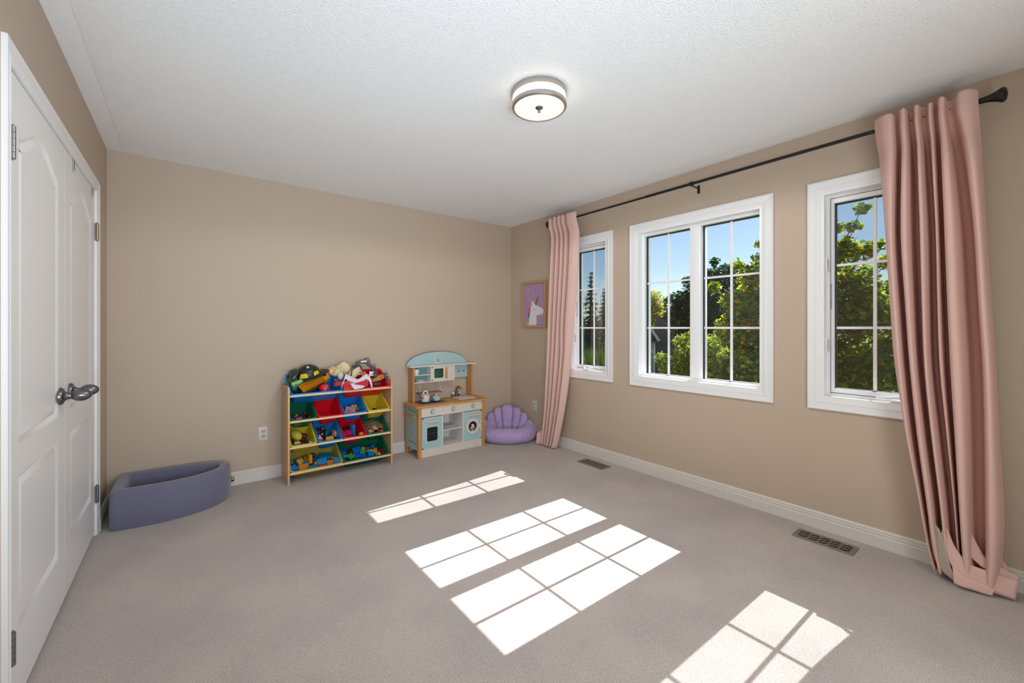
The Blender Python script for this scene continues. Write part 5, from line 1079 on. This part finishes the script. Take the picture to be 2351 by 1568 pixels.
# red dress with white dotted trim spilling over the front rail
rcl = mat('red satin cloth', (200, 20, 38), 0.45, bump=(60, 0.4, 0.006), sheen=0.3)
wcl = mat('white dotted cloth', (226, 214, 224), 0.8, bump=(80, 0.3, 0.004))
dr = thing('doll_dress', 'red doll dress with white dotted trim spilling over the front of the wide red bin', 'doll dress', B1)
MB().grid(strip(DRA, [(x, y + 0.006, z + 0.008) for x, y, z in DRB], 30, 10, 0.016, 0.004)).build('skirt', rcl, dr, solid=0.002, ang=80)
def ribbon(pts, wv, m, name, par, n=40):
    P = [Vector(p) for p in pts]; rows = []
    for i in range(n + 1):
        t = i / n * (len(P) - 1); p = Vector(crom([tuple(v) for v in P], t)); ww = Vector(wv)
        rows.append([tuple(p + ww * s + Vector((0, 0.004 * math.sin(i * 0.9 + s), 0.003 * math.cos(i * 0.7)))) for s in (-1, -.4, .3, 1)])
    return MB().grid(rows).build(name, m, par, solid=0.003, ang=80)
ribbon(TRI, (0.006, 0.020, 0.014), wcl, 'white_trim', dr)
MB().grid(strip(WHA, WHB, 18, 6, 0.010, 0.003)).build('white_sash', wcl, dr, solid=0.002, ang=80)
ribbon(REDS, (0.0, 0.016, 0.006), rcl, 'red_strap', dr, 16); ribbon(REDT, (0.0, 0.014, 0.006), rcl, 'red_strap', dr, 16)
rng = random.Random(3)
for k in range(10):
    p = Vector(WHA[0]).lerp(Vector(WHA[3]), rng.random()).lerp(Vector(WHB[0]).lerp(Vector(WHB[3]), rng.random()), rng.random() * .8) + Vector((0, 0.0, 0.013))
    MB().ball(tuple(p), 0.0022, seg=6).build('dot', M['p_magenta'], dr)
# excavator, seen from its side
ex = thing('toy_excavator', 'orange and dark grey toy excavator with a raised bent boom in the red bin', 'toy excavator', (1.30, 3.68, 0.72))
ox, oy, oz = 1.30, 3.68, 0.72
def prof(name, P, y0, y1, m, par, bev=0.002):
    return MB().prism([(x - ox, z - oz) for x, z in P], 0, y1 - y0, T(0, y1 - oy, 0) @ R('X', 90)).build(name, M['p_' + m], par, bevel=bev, seg=1)
bo = prof('boom', EXB, 3.740, 3.762, 'grey', ex); prof('boom_panel', [(x * .6 + 1.2475 * .4, z * .45 + 0.924 * .55 + .004) for x, z in EXB], 3.7385, 3.7405, 'white', bo, 0)
st_ = prof('stick', EXL, 3.736, 3.758, 'grey', ex)
MB().tube([(1.300 - ox, 3.733 - oy, 0.896 - oz), (1.345 - ox, 3.733 - oy, 0.842 - oz)], 0.0035, 8).build('piston', M['nickel'], st_)
MB().tube([(1.330 - ox, 3.730 - oy, 0.905 - oz), (1.350 - ox, 3.728 - oy, 0.885 - oz), (1.352 - ox, 3.728 - oy, 0.830 - oz)], 0.003, 8).build('piston', M['nickel'], st_)
bk = prof('bucket', EXK, 3.728, 3.774, 'grey', ex, 0.004)
MB().tube([(x - ox, 3.748 - oy, z - oz) for x, z in EXH], 0.0022, 6).build('hose', M['p_charcoal'], ex)
MB().tube([(x + .004 - ox, 3.755 - oy, z - .003 - oz) for x, z in EXH], 0.0022, 6).build('hose', M['p_charcoal'], ex)
bd = prof('body', EXO, 3.660, 3.735, 'amber', ex, 0.004)
for k in range(3): MB().box(1.3625 + .006 - ox, 1.387 - ox, 3.6590 - oy, 3.6602 - oy, 0.768 + .008 * k - oz, 0.772 + .008 * k - oz, T(0, 0, 0)).build('grille_slot', M['p_charcoal'], bd)
cw_ = prof('counterweight', EXC, 3.662, 3.740, 'grey', ex, 0.008)
MB().box(1.4290 - ox, 1.4420 - ox, 3.6605 - oy, 3.6625 - oy, 0.794 - oz, 0.800 - oz).build('light_bar', M['p_white'], cw_)
MB().tube([(1.430 - ox, 3.68 - oy, 0.812 - oz), (1.436 - ox, 3.68 - oy, 0.832 - oz)], 0.003, 6).build('exhaust', M['p_charcoal'], cw_)
cabx = MB().box(1.318 - ox, 1.350 - ox, 3.690 - oy, 3.730 - oy, 0.775 - oz, 0.822 - oz).build('cab', M['p_charcoal'], ex, bevel=0.004)
MB().box(1.321 - ox, 1.347 - ox, 3.6885 - oy, 3.6905 - oy, 0.790 - oz, 0.818 - oz).build('cab_window', M['p_grey'], cabx)
tA = prof('track', EXT, 3.630, 3.652, 'charcoal', ex, 0.006); tB = prof('track', EXU, 3.650, 3.672, 'charcoal', ex, 0.006)
for x in (1.310, 1.330, 1.350): MB().lathe([(0, 0), (0.009, 0), (0.008, 0.003), (0, 0.003)], 12, T(x - ox, 3.6305 - oy, 0.727 - oz) @ R('X', 90)).build('road_wheel', M['p_grey'], tA)
for i, (P_, lab, rt, c) in enumerate(((CARDS[0], 'white folded paper card standing at the back of the wide red bin', (70, 0, 15), 'white'), (CARDS[1], 'white toy card with an orange spot beside the excavator cab', (62, 0, -20), 'white'))):
    cd = thing('toy_card', lab, 'card', B1 @ T(*P_) @ rot3(rt))
    MB().box(-0.018, 0.018, -0.020, 0.020, 0, 0.0025).build('sheet', M['p_white'], cd, bevel=0.0006, seg=1)
    MB().prism(circ(0.007, 14, 0.004, -0.002), 0.0024, 0.0030).build('spot', M['p_amber'] if i else M['p_grey'], cd)
gp = []
for k in range(40): a = 2 * PI * k / 40; rr = 0.026 if k % 4 < 2 else 0.020; gp.append((rr * math.cos(a), rr * math.sin(a)))
gr = thing('toy_gear', 'small orange toothed toy gear behind the white dress trim', 'toy', B1 @ T(*GEAR[0]) @ R('X', 40))
MB().prism(gp, 0, 0.008).build('wheel', M['p_amber'], gr); MB().lathe([(0, 0.008), (0.007, 0.008), (0.006, 0.014), (0, 0.014)], 12).build('hub', M['p_brown'], gr)

# ================================================================== OUTSIDE
GZ = -2.95
grass = mat('lawn', (70, 92, 44), 0.95, vary=(3, 0.3), bump=(60, 0.5, 0.03))
struct(MB().box(XW + 0.3, 90, -60, 90, GZ - 0.2, GZ).build('ground', grass))
def cpt(px, py, d):
    fx, fy = math.sin(YAW), math.cos(YAW); rx, ry = math.cos(YAW), -math.sin(YAW); u = (px - CX) / F
    return Vector((d * (fx + rx * u), d * (fy + ry * u), CH + d * (CY - py) / F))
bark = mat('grey brown bark', (96, 84, 72), 0.9, bump=(30, 0.6, 0.02))
MAPLE = [(0, -1), (.10, -.45), (.62, -.62), (.52, -.30), (1.0, .02), (.55, .18), (.62, .55), (.24, .42), (0, 1.05), (-.24, .42), (-.62, .55), (-.55, .18), (-1.0, .02), (-.52, -.30), (-.62, -.62), (-.10, -.45)]
OVAL = [(0, -1), (.42, -.45), (.50, .1), (.28, .65), (0, 1), (-.28, .65), (-.50, .1), (-.42, -.45)]
NEEDLE = [(0, -1), (.16, -.1), (.05, 1), (-.05, 1), (-.16, -.1)]
THIN = [(0, -1), (.26, -.2), (.18, .55), (0, 1), (-.18, .55), (-.26, -.2)]
def rotm(rng, droop=0.0):
    a = rng.random() * 2 * PI; tilt = rng.gauss(0.6 + droop, 0.5); return Matrix.Rotation(a, 3, 'Z') @ Matrix.Rotation(tilt, 3, 'X') @ Matrix.Rotation(rng.random() * 6.28, 3, 'Z')
def leaves(blobs, per, size, shape, seed, droop=0.0):
    """blobs: (centre, radius, weight) -> centre, matrix, size of every leaf"""
    rng = random.Random(seed); out = []
    for c, r, wt in blobs:
        n = max(4, int(per * wt * (r ** 2)))
        for _ in range(n):
            v = Vector((rng.gauss(0, 1), rng.gauss(0, 1), rng.gauss(0, 1))).normalized() * r * (rng.random() ** 0.45)
            v.z *= 0.9; out.append((c + v, rotm(rng, droop), size * rng.uniform(0.7, 1.25)))
    return out
def foliage(name, LV, shape, m, par, origin):
    vs, fs = [], []
    for c, q, s in LV:
        b = len(vs)
        for x, y in shape: vs.append(tuple(c - origin + q @ Vector((x * s * .5, y * s * .5, -abs(x) * s * 0.18))))
        fs.append(tuple(range(b, b + len(shape))))
    me = bpy.data.meshes.new(name); me.from_pydata(vs, [], fs); me.update(); me.materials.append(m)
    o = bpy.data.objects.new(name, me); COL.objects.link(o); o.parent = par; o['kind'] = 'stuff'; return o
def tree(name, lab, blobs_px, per, size, shape, m, base_px, base_d, seed, tr_r=0.12, group=None, singles=0, droop=0.0, trunk_top=None):
    blobs = [(cpt(x, y, d), r / F * d, wt) for x, y, r, d, wt in blobs_px]
    bp = cpt(base_px, CY, base_d); base = Vector((bp.x, bp.y, GZ))
    t = thing(name, lab, 'tree', (base.x, base.y, base.z), group)
    top = max(b[0].z for b in blobs); cxy = sum((b[0] for b in blobs), Vector()) / len(blobs)
    hgt = (trunk_top if trunk_top is not None else (cxy.z + top) / 2) - GZ
    MB().tube([(0, 0, 0), (0.04, 0.02, hgt * .35), ((cxy.x - base.x) * .4, (cxy.y - base.y) * .4, hgt * .7), ((cxy.x - base.x) * .8, (cxy.y - base.y) * .8, hgt)], [tr_r, tr_r * .8, tr_r * .5, tr_r * .2], 8).build('trunk', bark, t)
    mb = MB(); rng = random.Random(seed + 1)
    for c, r, wt in blobs:
        a = Vector(((cxy.x - base.x) * .5, (cxy.y - base.y) * .5, min(hgt * .75, max(0.4, (c.z - GZ) * .6)))); e = c - base
        mid = a.lerp(e, .55) + Vector((rng.uniform(-.1, .1), rng.uniform(-.1, .1), .1))
        mb.tube([a, mid, e], [tr_r * .20, tr_r * .10, tr_r * .03], 5)
        for _ in range(3):
            f_ = e + Vector((rng.gauss(0, 1), rng.gauss(0, 1), rng.gauss(0, 1))).normalized() * r * .8; mb.tube([e, f_], [tr_r * .06, tr_r * .03], 4)
    o = mb.build('branches', bark, t); o['kind'] = 'stuff'
    LV = leaves(blobs, per, size, shape, seed, droop)
    if singles:                                                     # the leaves nearest the windows, each its own piece
        LV.sort(key=lambda l: (l[0] - Vector((0, 0, CH))).length)
        near, LV = LV[:singles], LV[singles:]
        me0 = None
        for k, (c, q, s) in enumerate(near):
            mi = k % 6
            if me0 is None: me0 = {}
            if mi not in me0:
                me = bpy.data.meshes.new('leaf'); me.from_pydata([(x * .5, y * .5, -abs(x) * 0.18) for x, y in shape], [], [tuple(range(len(shape)))]); me.materials.append(SING[mi]); me0[mi] = me
            lo = bpy.data.objects.new('leaf', me0[mi]); COL.objects.link(lo); lo.parent = t
            lo.matrix_local = T(*(c - base)) @ q.to_4x4() @ Matrix.Scale(s, 4)
    foliage('foliage', LV, shape, m, t, base)
    return t
G1 = ramp_island('maple leaves', [(0.0, (58, 84, 28)), (0.40, (84, 106, 34)), (0.70, (128, 140, 40)), (0.90, (172, 160, 46)), (0.975, (184, 122, 52)), (1.0, (150, 66, 46))], transl=0.6, dim=1.95)
SING = [ramp_island('maple leaf %s' % n_, [(0.0, c), (1.0, c)], transl=0.6, dim=1.95) for n_, c in (('a', (70, 92, 30)), ('b', (84, 104, 34)), ('c', (128, 138, 40)), ('d', (170, 160, 46)), ('e', (92, 114, 38)), ('f', (66, 92, 34)))]
G2 = ramp_island('dark ash leaves', [(0.0, (40, 60, 48)), (0.5, (54, 78, 56)), (0.9, (72, 94, 60)), (1.0, (94, 106, 62))], transl=0.35)
G3 = ramp_island('yellow autumn leaves', [(0.0, (104, 120, 46)), (0.6, (140, 146, 60)), (0.85, (176, 144, 64)), (1.0, (180, 110, 60))], transl=0.45)
G4 = ramp_island('locust leaves', [(0.0, (84, 104, 40)), (0.5, (122, 138, 60)), (0.85, (154, 160, 84)), (1.0, (176, 160, 80))], transl=0.45)
G5 = ramp_island('conifer needles', [(0.0, (60, 76, 64)), (0.6, (78, 94, 78)), (1.0, (100, 112, 90))], transl=0.3)
G6 = ramp_island('reed blades', [(0.0, (70, 96, 44)), (0.6, (96, 122, 60)), (1.0, (124, 146, 80))], transl=0.35, dim=0.85)
mp_blobs = [(1750, 560, 16, 8.5, 1.1), (1758, 600, 30, 8.3, 1), (1722, 636, 30, 8.2, .9), (1692, 606, 14, 8.2, .9), (1640, 660, 16, 8.4, 1.2), (1740, 690, 55, 8.4, 1.3), (1685, 690, 30, 8, 1.2), (1700, 755, 55, 8.2, 1.4), (1745, 800, 60, 8, 1.5), (1695, 860, 60, 7.8, 1.5), (1765, 880, 65, 8.2, 1.5), (1640, 850, 35, 8.2, .9),
            (1830, 560, 60, 8.6, .7), (1830, 690, 90, 8.8, .5), (1830, 830, 90, 8.8, .5), (1795, 500, 30, 8.6, .7),
            (1925, 520, 16, 8, 1), (1945, 560, 20, 8, 1), (1980, 478, 17, 8, 1.2), (1962, 520, 15, 8, 1), (1932, 585, 34, 8, 1), (1985, 575, 26, 7.9, .9), (2015, 560, 16, 8, .8), (2040, 600, 22, 8.1, .9), (1955, 650, 52, 8.2, 1.4), (1935, 740, 62, 8.1, 1.4), (1995, 720, 60, 8, 1.4), (2045, 690, 60, 8.3, 1.4), (1950, 850, 75, 8, 1.5), (2035, 840, 80, 8.3, 1.5), (2080, 760, 60, 8.4, 1)]
tree('maple_tree', 'tall maple turning yellow and orange close outside the middle and right windows', mp_blobs, 4200, 0.105, MAPLE, G1, 1835, 8.8, 11, 0.16, singles=280)
dk = [(1560, 700, 36, 14, 1), (1595, 655, 28, 14, .9), (1610, 620, 14, 14, .9), (1575, 640, 8, 14, .9), (1600, 705, 50, 14, 1), (1575, 745, 46, 14.3, 1), (1538, 725, 16, 14, .9), (1530, 690, 8, 14, .8), (1645, 640, 34, 14, 1), (1640, 600, 12, 14, .9), (1670, 625, 24, 14.2, 1), (1650, 700, 55, 14, 1), (1705, 650, 50, 14.3, 1), (1625, 760, 60, 14.4, 1), (1690, 770, 70, 14.5, 1), (1760, 700, 70, 14.6, 1)]
tree('dark_tree', 'dense dark green tree beyond the middle window, standing behind the maple', dk, 2500, 0.15, OVAL, G2, 1640, 14.3, 23, 0.22)
tree('yellow_tree', 'yellow green tree with orange tips behind the grey house roof', [(1478, 690, 30, 47, 1), (1500, 690, 26, 47, 1), (1512, 715, 22, 47, 1), (1490, 740, 44, 47, 1), (1470, 720, 40, 47, 1), (1525, 740, 16, 47, .9), (1440, 740, 50, 47, 1)], 420, 0.30, OVAL, G3, 1485, 47, 31, 0.25)
lo_ = [(1520, 825, 18, 9.5, 1), (1545, 845, 34, 9.3, 1), (1568, 785, 22, 9.6, 1), (1592, 770, 14, 9.6, 1), (1585, 815, 40, 9.4, 1.1), (1610, 800, 34, 9.5, 1), (1600, 860, 46, 9.2, 1.1), (1640, 790, 28, 9.6, 1), (1655, 830, 40, 9.4, 1.1), (1640, 880, 50, 9.2, 1.1), (1560, 890, 40, 9, 1), (1690, 850, 40, 9.6, .9), (1530, 900, 36, 9.2, 1)]
tree('locust_tree', 'feathery light green small tree low in the middle window', lo_, 7500, 0.10, THIN, G4, 1600, 9.4, 41, 0.09, droop=0.7)
def conifer(lab, px, top_y, d, h, r, seed):
    p = cpt(px, top_y, d); base = Vector((p.x, p.y, GZ)); hh = p.z - GZ
    t = thing('spruce_tree', lab, 'tree', (base.x, base.y, base.z), 'spruces beyond the left window'); rng = random.Random(seed)
    MB().tube([(0, 0, 0), (0, 0, hh * .97)], [0.18, 0.02], 8).build('trunk', bark, t)
    LV = []; mb = MB(); z = hh
    while z > hh - h:
        f = (hh - z) / h; R_ = r * (0.05 + f) * rng.uniform(.75, 1.1); nb = 5 + int(8 * f)
        for k in range(nb):
            a = rng.random() * 2 * PI; L_ = R_ * rng.uniform(.7, 1.1); n = 5 + int(L_ * 70)
            e = Vector((L_ * math.cos(a), L_ * math.sin(a), z - L_ * .22)); mb.tube([(0, 0, z), tuple(e)], [0.012, 0.004], 3)
            for i in range(n):
                s = (i + .5) / n; c = Vector((0, 0, z)).lerp(e, s) + Vector((rng.gauss(0, .05), rng.gauss(0, .05), -abs(rng.gauss(0, .08)))); LV.append((base + c, rotm(rng, .9), 0.17 * rng.uniform(.6, 1.3)))
        z -= 0.21 + 0.10 * f
    o = mb.build('branches', bark, t); o['kind'] = 'stuff'
    foliage('needles', LV, NEEDLE, G5, t, base)
conifer('tall dark spruce with a pointed top seen through the left pane of the left window', 1357, 626, 22, 5.2, 1.10, 5)
conifer('shorter dark spruce right of the tall pointed spruce beyond the left window', 1387, 662, 25, 5.0, 1.3, 6)
conifer('dark spruce half hidden behind the right edge of the left window', 1412, 684, 22, 4.6, 1.2, 8)
tree('broad_hedge_tree', 'dark broad tree mass low behind the spruces beyond the left window', [(1330, 770, 50, 36, 1), (1375, 760, 45, 36, 1), (1405, 780, 50, 36, 1), (1350, 830, 60, 36, 1), (1400, 840, 60, 36, 1), (1300, 790, 60, 36, 1), (1408, 800, 45, 36, 1)], 260, 0.40, OVAL, G2, 1370, 36, 51, 0.25)
rdp = cpt(1375, 830, 13); rd_ = thing('reed_clump', 'tall grass-like green reed clump low in the left window', 'plant', (rdp.x, rdp.y, GZ)); rng = random.Random(77)
vs, fs = [], []
for k in range(700):
    a = rng.gauss(0, 1.0); px_ = 1375 + 34 * a * .6; b0 = cpt(px_, CY, 13 + rng.gauss(0, .35)); hgt = cpt(px_, 800 + abs(a) * 8 + rng.gauss(0, 9), 13).z - GZ
    x0, y0 = b0.x - rdp.x, b0.y - rdp.y; lean = (rng.gauss(0, .28), rng.gauss(0, .28)); wv = 0.022; i0 = len(vs); ang = rng.random() * PI; dx, dy = math.cos(ang) * wv, math.sin(ang) * wv
    for t_ in (0, .5, .85): vs += [(x0 + lean[0] * t_ ** 2 - dx * (1 - t_ * .6), y0 + lean[1] * t_ ** 2 - dy * (1 - t_ * .6), hgt * t_), (x0 + lean[0] * t_ ** 2 + dx * (1 - t_ * .6), y0 + lean[1] * t_ ** 2 + dy * (1 - t_ * .6), hgt * t_)]
    vs.append((x0 + lean[0], y0 + lean[1], hgt)); fs += [(i0, i0 + 1, i0 + 3, i0 + 2), (i0 + 2, i0 + 3, i0 + 5, i0 + 4), (i0 + 4, i0 + 5, i0 + 6)]
me = bpy.data.meshes.new('blades'); me.from_pydata(vs, [], fs); me.materials.append(G6); o = bpy.data.objects.new('blades', me); COL.objects.link(o); o.parent = rd_; o['kind'] = 'stuff'
# grey house with gabled garage wing
hp = cpt(1500, CY, 27); ha = math.atan2(hp.y, hp.x)
hs = thing('house', 'grey house with a gabled garage wing seen low in the middle window', 'house', T(hp.x, hp.y, GZ) @ R('Z', math.degrees(ha) - 90))
hw = mat('dark grey siding', (70, 76, 84), 0.8); lt = mat('pale grey stucco', (150, 160, 168), 0.8); rf = mat('grey roof shingle', (34, 34, 37), 0.95, bump=(25, 0.4, 0.03), spec=0.0); fa = mat('white fascia', (200, 202, 205), 0.5); gd = mat('dark garage door', (52, 56, 66), 0.6)
# local: x to the right as seen from the room, y away, z up from the ground
MB().box(-2.6, 0.10, 0.0, 6.0, 0, 3.35).build('garage_wall', lt, hs)
MB().box(0.10, 2.6, 1.4, 7.5, 0, 3.30).build('main_wall', hw, hs)
MB().box(-2.4, -0.12, -0.04, 0.02, 0.02, 2.55).build('garage_door', gd, hs, bevel=0.01)
MB().box(-2.5, 0.0, -0.06, 0.0, 2.55, 2.75).build('lintel', fa, hs)
MB().loops([[(-3.0, -0.3, 3.33), (0.35, -0.3, 3.33), (-0.35, -0.3, 4.45), (-2.2, -0.3, 4.45)], [(-3.0, 6.2, 3.33), (0.35, 6.2, 3.33), (-0.35, 6.2, 4.45), (-2.2, 6.2, 4.45)]]).build('garage_roof', rf, hs)
MB().loops([[(0.0, 1.0, 3.28), (3.0, 1.0, 3.28), (3.0, 7.9, 3.28), (0.0, 7.9, 3.28)], [(0.2, 4.2, 5.0), (2.6, 4.2, 5.0), (2.6, 4.6, 5.0), (0.2, 4.6, 5.0)]]).build('main_roof', rf, hs)
MB().tube([(-0.33, -0.34, 4.42), (0.36, -0.34, 3.32)], 0.09, 6).build('fascia', fa, hs); MB().tube([(0.05, -0.06, 3.2), (0.05, -0.06, 0.2)], 0.06, 8).build('downspout', fa, hs)
MB().box(-3.05, 0.40, -0.42, -0.28, 3.20, 3.34).build('gutter', hw, hs)
drv = mat('driveway concrete', (150, 148, 145), 0.9, vary=(4, 0.1))
struct(MB().box(-2.6, 0.0, -7.0, -0.05, 0.005, 0.03).build('driveway', drv, None, Mx=hs.matrix_world.copy() if False else T(hp.x, hp.y, GZ) @ R('Z', math.degrees(ha) - 90)))
